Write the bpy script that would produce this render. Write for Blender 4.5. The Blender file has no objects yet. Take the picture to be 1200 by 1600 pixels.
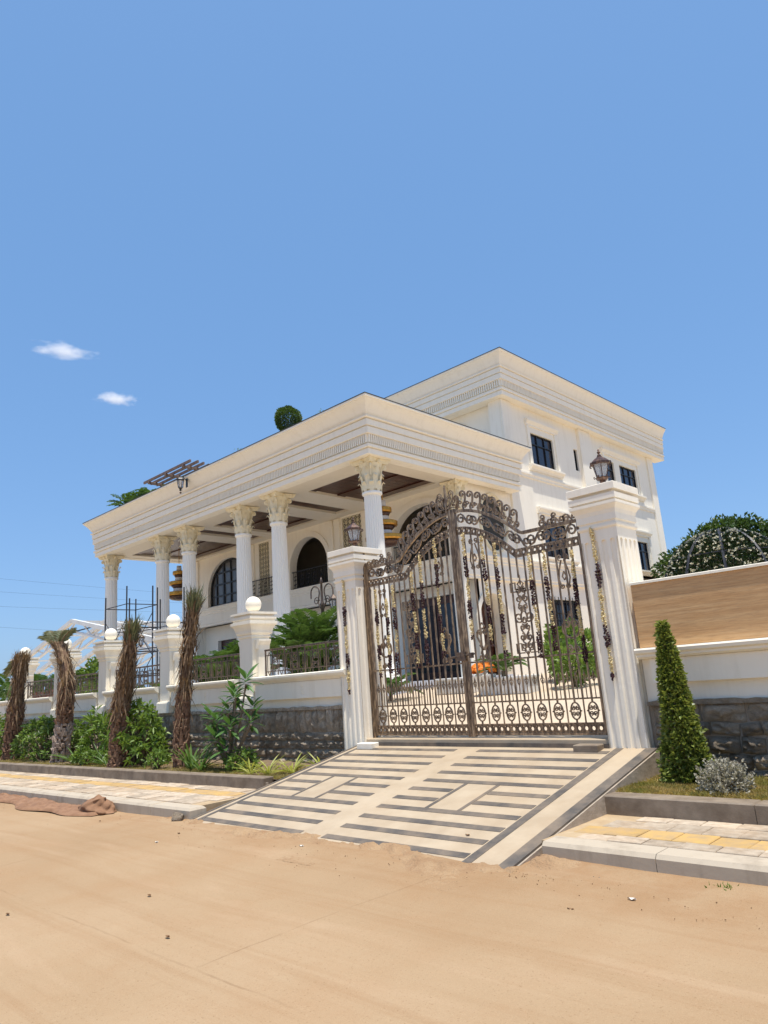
import bpy, math, random
import numpy as np
from mathutils import Vector, Matrix, Euler
R = math.radians; PI = math.pi
random.seed(7); rng = np.random.default_rng(7)
S = bpy.context.scene
COL = S.collection

# ------------------------------------------------------------------ camera, sky, sun, exposure
cd = bpy.data.cameras.new('camera'); cam = bpy.data.objects.new('camera', cd); COL.objects.link(cam); S.camera = cam
cd.sensor_fit = 'HORIZONTAL'; cd.sensor_width = 36.0; cd.lens = 36.0 * 1101.866 / 1200.0
cd.clip_start = 0.05; cd.clip_end = 6000
cam.matrix_world = Matrix(((0.71607513, 0.21217057, 0.66499628, 0), (0.69433226, -0.1186651, -0.70980371, 0),
                           (-0.07168761, 0.97000116, -0.23229, 1.6), (0, 0, 0, 1)))
SUN_EL, SUN_AZ = R(78.6), R(120)            # azimuth clockwise from +Y
sd = Vector((math.sin(SUN_AZ) * math.cos(SUN_EL), math.cos(SUN_AZ) * math.cos(SUN_EL), math.sin(SUN_EL)))
ld = bpy.data.lights.new('sun', 'SUN'); ld.energy = 3.9; ld.angle = R(0.53); ld.color = (1.0, 0.95, 0.86)
sun = bpy.data.objects.new('sun', ld); COL.objects.link(sun)
sun.rotation_euler = sd.to_track_quat('Z', 'Y').to_euler(); sun.location = (0, 0, 60)
W = bpy.data.worlds.new('World'); S.world = W; W.use_nodes = True
wn = W.node_tree.nodes; wl = W.node_tree.links
bg = wn['Background']; sky = wn.new('ShaderNodeTexSky'); sky.sky_type = 'NISHITA'; sky.sun_disc = False
sky.sun_elevation = SUN_EL; sky.sun_rotation = SUN_AZ; sky.altitude = 500; sky.air_density = 1.0; sky.dust_density = 2.2; sky.ozone_density = 3.0
# humid air evens the sky out: the clear-sky model blended with one plain blue over the whole dome
smx = wn.new('ShaderNodeMix'); smx.data_type = 'RGBA'; smx.inputs[0].default_value = 0.6; smx.inputs[7].default_value = (.72, 1.76, 3.55, 1)
wl.new(sky.outputs[0], smx.inputs[6]); wl.new(smx.outputs[2], bg.inputs['Color']); bg.inputs['Strength'].default_value = 0.14
S.view_settings.view_transform = 'Standard'; S.view_settings.look = 'None'; S.view_settings.gamma = 1; S.view_settings.exposure = 0.6
S.view_settings.use_curve_mapping = False
S.render.engine = 'CYCLES'; S.cycles.max_bounces = 8; S.cycles.diffuse_bounces = 5; S.cycles.volume_bounces = 3
S.cycles.use_denoising = True

# ------------------------------------------------------------------ materials
def sock(n, v):
    return v
class NT:
    def __init__(s, name):
        s.m = bpy.data.materials.new(name); s.m.use_nodes = True
        s.n = s.m.node_tree.nodes; s.l = s.m.node_tree.links
        s.b = s.n['Principled BSDF']; s.geo = None
    def pos(s):
        if not s.geo: s.geo = s.n.new('ShaderNodeNewGeometry')
        return s.geo.outputs['Position']
    def obj(s):
        return s.n.new('ShaderNodeTexCoord').outputs['Object']
    def scale(s, vec, sc):
        k = s.n.new('ShaderNodeMapping'); k.inputs['Scale'].default_value = sc if hasattr(sc, '__len__') else (sc,) * 3
        s.l.new(vec, k.inputs['Vector']); return k.outputs[0]
    def noise(s, vec, sc, detail=6, rough=.6, dist=0):
        k = s.n.new('ShaderNodeTexNoise'); k.inputs['Scale'].default_value = sc; k.inputs['Detail'].default_value = detail
        k.inputs['Roughness'].default_value = rough; k.inputs['Distortion'].default_value = dist
        s.l.new(vec, k.inputs['Vector']); return k.outputs['Fac']
    def ramp(s, f, stops):
        k = s.n.new('ShaderNodeValToRGB'); e = k.color_ramp.elements
        while len(e) < len(stops): e.new(.5)
        for i, (p, c) in enumerate(stops):
            e[i].position = p; e[i].color = (*c, 1) if len(c) == 3 else c
        s.l.new(f, k.inputs[0]); return k.outputs[0]
    def mix(s, f, a, b, mode='MIX'):
        k = s.n.new('ShaderNodeMix'); k.data_type = 'RGBA'; k.blend_type = mode; k.clamp_factor = True
        for q, v in ((k.inputs[0], f), (k.inputs[6], a), (k.inputs[7], b)):
            if hasattr(v, 'links'): s.l.new(v, q)
            elif isinstance(v, (int, float)): q.default_value = v
            else: q.default_value = (*v, 1)
        return k.outputs[2]
    def math(s, op, a, b=0.0, c=0.0):
        k = s.n.new('ShaderNodeMath'); k.operation = op
        for q, v in zip(k.inputs, (a, b, c)):
            if hasattr(v, 'links'): s.l.new(v, q)
            else: q.default_value = v
        return k.outputs[0]
    def bump(s, h, st, dist=.02):
        k = s.n.new('ShaderNodeBump'); k.inputs['Strength'].default_value = st; k.inputs['Distance'].default_value = dist
        s.l.new(h, k.inputs['Height']); s.l.new(k.outputs[0], s.b.inputs['Normal'])
    def set(s, **kw):
        for k, v in kw.items():
            q = s.b.inputs[k.replace('_', ' ')]
            if hasattr(v, 'links'): s.l.new(v, q)
            elif hasattr(v, '__len__') and len(v) == 3: q.default_value = (*v, 1)
            else: q.default_value = v
        return s
    def rnd(s):
        return s.n.new('ShaderNodeObjectInfo').outputs['Random']

def simple(name, c1, c2, sc=4, rough=.6, bump=.0, bsc=40, metal=0, lo=.35, hi=.65, rnd=0, local=False, bd=.01, dust=0):
    t = NT(name); v = t.obj() if local else t.pos()
    col = t.mix(t.ramp(t.noise(v, sc), [(lo, (0, 0, 0)), (hi, (1, 1, 1))]), c1, c2)
    if rnd:
        g = t.math('MULTIPLY_ADD', t.rnd(), rnd, 1 - rnd / 2)
        col = t.mix(1.0, col, g, 'MULTIPLY')
    if dust: col = t.mix(t.math('MULTIPLY', t.ramp(t.noise(t.pos(), 1.6, 8, .7), [(.44, (0, 0, 0)), (.66, (1, 1, 1))]), dust), col, (.43, .29, .165))
    t.set(Base_Color=col, Roughness=rough, Metallic=metal)
    if bump: t.bump(t.noise(v, bsc, 8), bump, bd)
    return t.m

def plaster(name, c, dirt, amount=.5, rough=.55):
    t = NT(name); p = t.pos()
    st = t.noise(t.scale(p, (2.6, 2.6, .35)), 1.6, 5, .65)
    cl = t.noise(p, .8, 6)
    f = t.math('MULTIPLY', t.ramp(st, [(.5, (0, 0, 0)), (.78, (1, 1, 1))]), amount)
    col = t.mix(f, c, dirt)
    col = t.mix(t.math('MULTIPLY', t.ramp(cl, [(.35, (0, 0, 0)), (.7, (1, 1, 1))]), amount * .5), col, tuple(x * .9 for x in c))
    t.set(Base_Color=col, Roughness=rough); t.bump(t.noise(p, 14, 9, .65), .22, .012)
    return t.m

def leafmat(name, c1, c2, sc=3.0, rough=.45, trans=.35, rnd=0):
    t = NT(name); v = t.pos()
    col = t.mix(t.ramp(t.noise(v, sc, 3), [(.35, (0, 0, 0)), (.65, (1, 1, 1))]), c1, c2)
    if rnd: col = t.mix(1.0, col, t.math('MULTIPLY_ADD', t.rnd(), rnd, 1 - rnd / 2), 'MULTIPLY')
    t.set(Base_Color=col, Roughness=rough, Specular_IOR_Level=.4)
    tr = t.n.new('ShaderNodeBsdfTranslucent'); ms = t.n.new('ShaderNodeMixShader'); ms.inputs[0].default_value = trans
    tc = t.mix(.5, col, (c2[0] * 1.3, c2[1] * 1.3, c2[2] * .6)); t.l.new(tc, tr.inputs[0])
    t.l.new(t.b.outputs[0], ms.inputs[1]); t.l.new(tr.outputs[0], ms.inputs[2])
    t.l.new(ms.outputs[0], t.n['Material Output'].inputs[0])
    return t.m

M = {}
M['plaster'] = plaster('cream_plaster', (.90, .84, .715), (.64, .56, .43), .30, .8)
M['gate_plaster'] = plaster('gate_pillar_plaster', (.89, .82, .69), (.58, .50, .38), .30, .8)
M['wall_paint'] = plaster('boundary_wall_paint', (.89, .82, .68), (.56, .48, .34), .35, .8)
M['white_stone'] = plaster('white_column_paint', (.90, .875, .81), (.66, .64, .58), .12, .8)
M['capital'] = plaster('capital_cream', (.80, .72, .52), (.50, .41, .24), .55, .85)
M['ceiling'] = plaster('ceiling_plaster', (.78, .71, .58), (.62, .54, .40), .3)
M['wood'] = simple('dark_wood', (.038, .011, .007), (.07, .021, .012), 3, .32, .2, 30)
M['pergola'] = simple('pergola_wood', (.13, .08, .06), (.22, .15, .115), 5, .6, .3, 30)
M['flash'] = simple('roof_flashing', (.045, .05, .05), (.10, .11, .105), 3, .6)
M['roof'] = simple('roof_deck', (.35, .32, .28), (.25, .23, .20), 2, .8)
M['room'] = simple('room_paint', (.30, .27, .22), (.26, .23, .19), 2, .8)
M['blackmetal'] = simple('black_metal', (.012, .012, .013), (.03, .028, .026), 10, .4, 0, metal=.3)
def bronze(name, dark, gold, lo=.48, hi=.62, rough=.42):
    t = NT(name); p = t.pos(); n = t.noise(t.scale(p, (1, 1, .22)), 26, 6, .7)
    f = t.ramp(n, [(lo, (0, 0, 0)), (hi, (1, 1, 1))])
    t.set(Base_Color=t.mix(f, dark, gold), Metallic=t.math('MULTIPLY_ADD', f, .3, .25), Roughness=rough); t.bump(t.noise(p, 60, 4), .2, .004)
    return t.m
M['bronze'] = bronze('gate_bronze', (.115, .074, .045), (.54, .385, .24), .44, .71)
M['railmetal'] = bronze('railing_bronze', (.05, .036, .028), (.26, .17, .11), .42, .72)
M['copper'] = bronze('lantern_copper', (.06, .03, .02), (.27, .14, .085), .46, .72, .40)
M['gold'] = simple('gilded_metal', (.62, .33, .06), (.45, .22, .04), 9, .35, metal=.7)
M['steel'] = simple('scaffold_steel', (.02, .022, .028), (.05, .05, .055), 6, .5, metal=.3)
M['whitemetal'] = simple('white_painted_steel', (.72, .72, .70), (.60, .60, .58), 2, .5)
M['kerb'] = plaster('concrete_kerb', (.44, .37, .28), (.22, .17, .12), .75, .9)
M['granite'] = simple('grey_granite', (.15, .110, .075), (.255, .20, .145), 5, .7, .35, 60, bd=.006)
M['darkgranite'] = simple('dark_granite', (.075, .066, .058), (.16, .13, .10), 3.2, .6, .25, 70, bd=.004, dust=.16)
M['pinkstone'] = simple('beige_ramp_stone', (.39, .30, .20), (.47, .375, .26), 2.6, .5, .4, 120, bd=.004, dust=.18)
M['soil'] = simple('bed_soil', (.13, .085, .05), (.20, .14, .085), 5, .9, .7, 40, bd=.02)
M['tile'] = simple('grey_paver', (.33, .255, .18), (.48, .395, .295), 11, .9, .5, 60, rnd=.45, bd=.004, dust=.5)
M['yellow'] = simple('yellow_paver', (.50, .31, .09), (.36, .245, .12), 6, .8, .3, 60, rnd=.25, bd=.004, dust=.5)
M['bedding'] = simple('paver_bedding', (.36, .25, .14), (.44, .33, .20), 6, .9, .4, 40)
M['cloth'] = simple('brown_sackcloth', (.20, .10, .05), (.28, .15, .08), 7, .9, .6, 55)
M['courtyard'] = simple('courtyard_paving', (.56, .44, .31), (.48, .38, .27), 1.2, .8, .2, 30)
M['ground'] = simple('far_earth', (.36, .25, .15), (.30, .23, .13), .05, .95)
M['white_pot'] = simple('white_pot', (.74, .73, .70), (.6, .58, .54), 6, .5)
M['marble'] = simple('grey_white_marble', (.58, .60, .64), (.45, .47, .52), 2.5, .35)
M['marigold'] = simple('marigold_orange', (.80, .26, .02), (.70, .16, .01), 25, .7)
M['jasmine'] = simple('cream_gold_flowers', (.60, .46, .19), (.74, .62, .36), 60, .7)
M['rose'] = simple('maroon_flowers', (.028, .006, .010), (.055, .010, .014), 60, .7)
M['domeleaf'] = leafmat('dome_leaf', (.010, .026, .006), (.03, .055, .014), 9, .3, .1)
M['petal'] = simple('cream_petal', (.62, .58, .40), (.72, .68, .52), 30, .7)
M['redleaf'] = leafmat('red_leaf', (.14, .02, .02), (.22, .05, .03))
M['redtile'] = simple('red_roof_tile', (.32, .09, .06), (.24, .08, .06), 6, .8)
M['litter'] = simple('pale_litter', (.7, .68, .62), (.5, .44, .36), 20, .7)
M['dryleaf'] = simple('dry_leaf', (.16, .08, .035), (.26, .15, .07), 20, .8)
def glass(name, c, rough=.08):
    t = NT(name); t.set(Base_Color=c, Roughness=rough, Specular_IOR_Level=.5 if rough < .3 else .15); return t.m
M['glass'] = glass('dark_window_glass', (.022, .022, .032))
M['curtain'] = glass('curtained_window_glass', (.12, .125, .13), .12)
M['smoked'] = glass('smoked_glass', (.05, .045, .034), .5)
def lampglass():
    t = NT('lantern_glass'); t.set(Base_Color=(.80, .82, .85), Roughness=.12, Transmission_Weight=.75, IOR=1.1); return t.m
M['lampglass'] = lampglass()
# travertine: fine horizontal veins
t = NT('travertine'); p = t.pos()
n1 = t.noise(t.scale(p, (.4, .4, 12)), 2.0, 10, .70, .4); n2 = t.noise(t.scale(p, (3, 3, 45)), 2.0, 6, .7); n3 = t.noise(p, .7, 4)
c = t.ramp(n1, [(.22, (.42, .225, .092)), (.45, (.54, .31, .132)), (.6, (.61, .38, .18)), (.8, (.70, .48, .25))])
c = t.mix(t.math('MULTIPLY', t.ramp(n2, [(.35, (1, 1, 1)), (.55, (0, 0, 0))]), .45), c, (.26, .135, .058))
c = t.mix(t.math('MULTIPLY', t.ramp(n3, [(.4, (0, 0, 0)), (.7, (1, 1, 1))]), .35), c, (.48, .31, .16))
t.set(Base_Color=c, Roughness=.6); t.bump(n2, .12, .006); M['travertine'] = t.m
# rubble stone, each stone a tone of its own
t = NT('dark_rubble_stone'); p = t.pos()
n1 = t.noise(p, 9, 10, .78, .6); n2 = t.noise(p, 22, 9, .8, .4)
c = t.ramp(n1, [(.34, (.41, .32, .23)), (.50, (.57, .465, .345)), (.64, (.74, .62, .475))])
c = t.mix(t.ramp(n2, [(.56, (0, 0, 0)), (.70, (1, 1, 1))]), c, (.80, .71, .58))
c = t.mix(1.0, c, t.math('MULTIPLY_ADD', t.rnd(), .5, .72), 'MULTIPLY')
t.set(Base_Color=c, Roughness=.95, Specular_IOR_Level=.15); t.bump(t.math('ADD', n2, t.math('MULTIPLY', n1, 1.6)), 1.0, .07); M['stone'] = t.m
M['mortar'] = simple('stone_mortar', (.30, .245, .185), (.40, .33, .26), 8, .9, .6, 30)
# dusty road: sand film over concrete slabs, thin joints, scuffs and tyre sweeps
t = NT('sand_dusted_road'); p = t.pos()
big = t.noise(p, .28, 6, .55); mid = t.noise(p, 1.3, 8, .65); fine = t.noise(p, 45, 6, .7); sweep = t.noise(t.scale(p, (.35, 2.2, 1)), .8, 6, .6, .6)
c = t.ramp(big, [(.3, (.298, .194, .106)), (.5, (.345, .236, .137)), (.7, (.393, .277, .169))])
c = t.mix(t.math('MULTIPLY', t.ramp(mid, [(.45, (0, 0, 0)), (.75, (1, 1, 1))]), .45), c, (.315, .18, .088))
c = t.mix(t.math('MULTIPLY', t.ramp(sweep, [(.55, (0, 0, 0)), (.75, (1, 1, 1))]), .40), c, (.47, .335, .22))
c = t.mix(t.math('MULTIPLY', t.ramp(fine, [(.55, (0, 0, 0)), (.8, (1, 1, 1))]), .35), c, (.26, .15, .075))
sx = t.n.new('ShaderNodeSeparateXYZ'); t.l.new(p, sx.inputs[0])
wob = t.math('MULTIPLY_ADD', t.noise(p, 3, 5), .05, -.025)
def joint(axis, at, step):
    v = t.math('ADD', t.math('ADD', sx.outputs[axis], -at), wob)
    d = t.math('ABSOLUTE', t.math('WRAP', v, step / 2, -step / 2))
    return t.math('LESS_THAN', d, .009)
gr = t.noise(p, 160, 4, .8); tr = t.noise(t.scale(p, (.12, 5.5, 1)), 1.0, 5, .7, .25)
c = t.mix(t.math('MULTIPLY', t.ramp(tr, [(.50, (0, 0, 0)), (.66, (1, 1, 1))]), .30), c, (.27, .155, .075))
c = t.mix(t.math('MULTIPLY', t.ramp(gr, [(.50, (0, 0, 0)), (.68, (1, 1, 1))]), .38), c, (.52, .38, .24))
c = t.mix(t.math('MULTIPLY', t.ramp(t.noise(p, 70, 3, .5), [(.62, (0, 0, 0)), (.70, (1, 1, 1))]), .45), c, (.20, .115, .055))
kerbside = t.math('MULTIPLY', t.math('SMOOTH_MIN', t.math('MAXIMUM', t.math('MULTIPLY_ADD', sx.outputs[1], .75, -3.15), 0), 1, .1), t.ramp(t.noise(p, 1.7, 6, .7), [(.38, (0, 0, 0)), (.62, (1, 1, 1))]))
c = t.mix(t.math('MULTIPLY', kerbside, .6), c, (.27, .145, .066))
j = t.math('MAXIMUM', joint(0, -4.25, 4.4), joint(1, 2.55, 3.6))
j = t.math('MULTIPLY', j, t.ramp(t.noise(p, 1.1, 4), [(.42, (0, 0, 0)), (.6, (1, 1, 1))]))
c = t.mix(t.math('MULTIPLY', j, .38), c, (.17, .10, .05))
t.set(Base_Color=c, Roughness=.95, Specular_IOR_Level=.15)
h = t.math('ADD', t.math('ADD', t.math('MULTIPLY', mid, .8), t.math('MULTIPLY', fine, .4)), t.math('MULTIPLY', gr, .15)); t.bump(h, .6, .025); M['road'] = t.m
M['dirt'] = simple('swept_sand', (.33, .195, .098), (.42, .275, .15), 4, .95, 1.0, 45, bd=.03)
M['grass'] = leafmat('dry_grass', (.21, .22, .045), (.50, .37, .15), 3.2, .7, .3)
M['lawn_soil'] = simple('grassy_soil', (.27, .22, .075), (.36, .26, .12), 3, .95, .7, 50, bd=.03)
M['leaf'] = leafmat('shrub_leaf', (.105, .185, .028), (.175, .255, .045), 6)
M['leafdark'] = leafmat('dark_leaf', (.045, .09, .018), (.085, .14, .03), 5)
M['leaflight'] = leafmat('light_leaf', (.13, .22, .035), (.20, .29, .06), 6)
M['leafblade'] = leafmat('strap_leaf', (.07, .14, .03), (.12, .20, .045), 6, rnd=.4)
M['frangi'] = leafmat('frangipani_leaf', (.055, .13, .03), (.09, .18, .045), 6, rnd=.5)
M['yellowleaf'] = leafmat('yellow_variegated_leaf', (.30, .34, .05), (.42, .42, .10), 8)
M['topleaf'] = leafmat('clipped_leaf', (.06, .115, .018), (.30, .33, .08), 26, .35)
M['arecaleaf'] = leafmat('areca_leaf', (.035, .085, .018), (.08, .145, .032), 2)
M['silver'] = leafmat('silver_leaf', (.28, .255, .19), (.46, .43, .35), 24, .7, .2)
M['cypress'] = leafmat('far_tree_leaf', (.03, .065, .016), (.07, .12, .028), .9)
M['frond'] = leafmat('dried_frond', (.13, .075, .038), (.30, .20, .115), 14, .8, .15)
M['frondgreen'] = leafmat('fading_frond', (.10, .12, .06), (.20, .20, .11), 9, .6, .2)
M['bark'] = simple('palm_bark', (.085, .045, .026), (.17, .095, .055), 16, .9, .8, 30, bd=.03)
M['boot'] = simple('palm_leaf_base', (.13, .062, .034), (.235, .14, .085), 12, .9, .5, 30, local=False)
M['bootpale'] = simple('palm_leaf_base_pale', (.30, .22, .17), (.42, .33, .26), 12, .9, .5, 30)
M['twig'] = simple('twig', (.10, .07, .04), (.16, .12, .07), 12, .9)
# ------------------------------------------------------------------ mesh and object helpers
ORG = {}
class MB:
    def __init__(s): s.v = []; s.f = []
    def add(s, vs, fs):
        o = len(s.v); s.v.extend([tuple(v) for v in vs]); s.f.extend([tuple(i + o for i in f) for f in fs]); return s
    def box(s, x0, x1, y0, y1, z0, z1):
        return s.add([(x0, y0, z0), (x1, y0, z0), (x1, y1, z0), (x0, y1, z0), (x0, y0, z1), (x1, y0, z1), (x1, y1, z1), (x0, y1, z1)],
                     [(3, 2, 1, 0), (4, 5, 6, 7), (0, 1, 5, 4), (1, 2, 6, 5), (2, 3, 7, 6), (3, 0, 4, 7)])
    def cbox(s, x0, x1, y0, y1, z0, z1, c):      # box with its top edge chamfered
        vs = [(x0, y0, z0), (x1, y0, z0), (x1, y1, z0), (x0, y1, z0), (x0, y0, z1 - c), (x1, y0, z1 - c), (x1, y1, z1 - c), (x0, y1, z1 - c),
              (x0 + c, y0 + c, z1), (x1 - c, y0 + c, z1), (x1 - c, y1 - c, z1), (x0 + c, y1 - c, z1)]
        fs = [(3, 2, 1, 0)] + [(i, (i + 1) % 4, 4 + (i + 1) % 4, 4 + i) for i in range(4)] + [(4 + i, 4 + (i + 1) % 4, 8 + (i + 1) % 4, 8 + i) for i in range(4)] + [(8, 9, 10, 11)]
        return s.add(vs, fs)
    def tube(s, pts, r, n=6, closed=False, r1=None, flat=1.0):
        pts = [Vector(p) for p in pts]; N = len(pts); vs = []; fs = []
        T0 = (pts[1] - pts[0]).normalized()
        up = Vector((0, 0, 1)) if abs(T0.z) < .9 else Vector((0, 1, 0))
        a = T0.cross(up).normalized()
        for i, p in enumerate(pts):
            q0 = pts[i - 1] if (i or closed) else p; q1 = pts[(i + 1) % N] if (i < N - 1 or closed) else p
            T = (q1 - q0)
            T = T.normalized() if T.length > 1e-9 else T0
            a = (a - T * a.dot(T)); a = a.normalized() if a.length > 1e-6 else T.orthogonal().normalized()
            b = T.cross(a)
            rr = r if r1 is None else r + (r1 - r) * i / (N - 1)
            for k in range(n):
                an = 2 * PI * (k + .5) / n; vs.append(p + a * (math.cos(an) * rr) + b * (math.sin(an) * rr * flat))
        for i in range(N if closed else N - 1):
            j = (i + 1) % N
            for k in range(n):
                fs.append((i * n + k, i * n + (k + 1) % n, j * n + (k + 1) % n, j * n + k))
        if not closed: fs += [tuple(range(n - 1, -1, -1)), tuple((N - 1) * n + k for k in range(n))]
        return s.add(vs, fs)
    def lathe(s, prof, c=(0, 0, 0), n=16, ph=0, sx=1, sy=1):
        vs = []; fs = []
        for r, z in prof:
            for k in range(n):
                a = ph + 2 * PI * k / n; vs.append((c[0] + r * math.cos(a) * sx, c[1] + r * math.sin(a) * sy, c[2] + z))
        m = len(prof)
        for i in range(m - 1):
            for k in range(n): fs.append((i * n + k, i * n + (k + 1) % n, (i + 1) * n + (k + 1) % n, (i + 1) * n + k))
        fs += [tuple(range(n - 1, -1, -1)), tuple((m - 1) * n + k for k in range(n))]
        return s.add(vs, fs)
    def prism(s, poly, ext, f):                   # poly in (a, b), f(a, b, w) -> xyz for w in ext
        n = len(poly); vs = [f(a, b, ext[0]) for a, b in poly] + [f(a, b, ext[1]) for a, b in poly]
        return s.add(vs, [tuple(range(n - 1, -1, -1)), tuple(range(n, 2 * n))] + [(i, (i + 1) % n, n + (i + 1) % n, n + i) for i in range(n)])
    def quad(s, a, b, c, d): return s.add([a, b, c, d], [(0, 1, 2, 3)])
    def ball(s, c, r, n=8, m=6, sz=1.0, jit=0.0):
        vs = [(c[0], c[1], c[2] - r * sz)]; fs = []
        for i in range(1, m):
            t = -PI / 2 + PI * i / m
            for k in range(n):
                a = 2 * PI * k / n; q = r * (1 + (random.uniform(-jit, jit) if jit else 0))
                vs.append((c[0] + q * math.cos(t) * math.cos(a), c[1] + q * math.cos(t) * math.sin(a), c[2] + q * math.sin(t) * sz))
        vs.append((c[0], c[1], c[2] + r * sz)); L = len(vs) - 1
        for k in range(n):
            fs.append((0, 1 + (k + 1) % n, 1 + k)); fs.append((L, 1 + (m - 2) * n + k, 1 + (m - 2) * n + (k + 1) % n))
        for i in range(m - 2):
            for k in range(n): fs.append((1 + i * n + k, 1 + i * n + (k + 1) % n, 1 + (i + 1) * n + (k + 1) % n, 1 + (i + 1) * n + k))
        return s.add(vs, fs)
    def mesh(s, name, mat, smooth=False, off=None):
        me = bpy.data.meshes.new(name)
        v = s.v if off is None else [(a - off[0], b - off[1], c - off[2]) for a, b, c in s.v]
        me.from_pydata(v, [], s.f); me.materials.append(mat)
        if smooth: me.polygons.foreach_set('use_smooth', [True] * len(me.polygons))
        me.update(); return me
    def build(s, name, mat, parent=None, smooth=False, kind=None, label=None):
        off = ORG.get(parent.name, (0, 0, 0)) if parent else None
        me = s.mesh(name, mat, smooth, off)
        o = bpy.data.objects.new(name, me); COL.objects.link(o)
        if parent: o.parent = parent; ORG[o.name] = off
        if kind: o['kind'] = kind
        if label: o['label'] = label
        return o

def put(name, me, parent=None, loc=(0, 0, 0), rot=(0, 0, 0), sc=(1, 1, 1)):
    o = bpy.data.objects.new(name, me); COL.objects.link(o)
    if parent:
        o.parent = parent; g = ORG.get(parent.name, (0, 0, 0)); loc = (loc[0] - g[0], loc[1] - g[1], loc[2] - g[2])
        ORG[o.name] = g
    o.location = loc; o.rotation_euler = rot; o.scale = sc
    return o
def thing(name, label, cat, loc=(0, 0, 0), group=None):
    o = bpy.data.objects.new(name, None); COL.objects.link(o); o.location = loc; o.empty_display_size = .2
    o['label'] = label; o['category'] = cat; ORG[o.name] = loc
    if group: o['group'] = group
    return o
def tag(o, label, cat, group=None):
    o['label'] = label; o['category'] = cat
    if group: o['group'] = group
    return o
def structure(o): o['kind'] = 'structure'; return o
def dup(o, parent=None):
    c = o.copy(); COL.objects.link(c)
    if parent: c.parent = parent
    for ch in o.children: dup(ch, c)
    return c
def dup_thing(o, loc, rz=0.0, label=None, sc=None):
    c = dup(o); c.location = loc; c.rotation_euler = (0, 0, rz)
    if sc: c.scale = (sc, sc, sc)
    if label: c['label'] = label
    return c
def np_build(name, V, F, mat, parent=None, smooth=False, kind=None):
    me = bpy.data.meshes.new(name); off = ORG.get(parent.name, (0, 0, 0)) if parent else (0, 0, 0)
    V = np.asarray(V, np.float64) - np.array(off); F = np.asarray(F, np.int64)
    k = F.shape[1]
    me.vertices.add(len(V)); me.vertices.foreach_set('co', V.ravel())
    me.loops.add(F.size); me.loops.foreach_set('vertex_index', F.ravel().astype(np.int32))
    me.polygons.add(len(F)); me.polygons.foreach_set('loop_start', np.arange(0, F.size, k, dtype=np.int32))
    me.materials.append(mat); me.update(calc_edges=True); me.validate()
    o = bpy.data.objects.new(name, me); COL.objects.link(o)
    if parent: o.parent = parent; ORG[o.name] = off
    if kind: o['kind'] = kind
    return o
def unit(v): return v / np.maximum(np.linalg.norm(v, axis=-1, keepdims=True), 1e-9)
def leaves(P, D, L, Wd, fold=.25, droop=0.0):
    """folded four-point leaves at points P along directions D"""
    P = np.asarray(P, float); D = unit(np.asarray(D, float)); N = len(P)
    L = np.broadcast_to(L, (N,))[:, None]; Wd = np.broadcast_to(Wd, (N,))[:, None]
    rv = rng.normal(size=(N, 3)); sd_ = unit(np.cross(D, rv)); nr = np.cross(sd_, D)
    mid = P + D * L * .5
    a = mid + sd_ * Wd * .5 + nr * Wd * fold; b = mid - sd_ * Wd * .5 + nr * Wd * fold
    tip = P + D * L; tip[:, 2] -= (L[:, 0] * droop)
    V = np.stack([P, a, tip, b], 1).reshape(-1, 3)
    i = np.arange(N)[:, None] * 4
    F = np.concatenate([i + [0, 1, 2], i + [0, 2, 3]], 0)
    return V, F
def joinvf(parts):
    Vs = []; Fs = []; o = 0
    for V, F in parts: Vs.append(V); Fs.append(F + o); o += len(V)
    return np.concatenate(Vs), np.concatenate(Fs)
def rdirs(n, up=0.0):
    d = rng.normal(size=(n, 3)); d[:, 2] += up; return unit(d)

def profile_sweep(mb, path, prof, closed=False, inner=None):
    """sweep a closed (offset, z) profile along an xy path, mitred; offset grows to the right of the path"""
    n = len(path); P = [Vector(p) for p in path]; rings = []
    for i in range(n):
        d0 = (P[i] - P[i - 1]).normalized() if (i or closed) else None
        d1 = (P[(i + 1) % n] - P[i]).normalized() if (i < n - 1 or closed) else None
        n0 = Vector((d0.y, -d0.x)) if d0 else None; n1 = Vector((d1.y, -d1.x)) if d1 else None
        if n0 is None: m = n1
        elif n1 is None: m = n0
        else:
            m = n0 + n1; m = m / max(m.dot(n0), .2)
        rings.append([(P[i].x + m.x * o, P[i].y + m.y * o, z) for o, z in prof])
    k = len(prof); vs = [v for r in rings for v in r]; fs = []
    for i in range(n if closed else n - 1):
        j = (i + 1) % n
        for a in range(k):
            b = (a + 1) % k; fs.append((i * k + a, j * k + a, j * k + b, i * k + b))
    if not closed: fs += [tuple(range(k)), tuple(range((n - 1) * k + k - 1, (n - 1) * k - 1, -1))]
    return mb.add(vs, fs)

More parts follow.
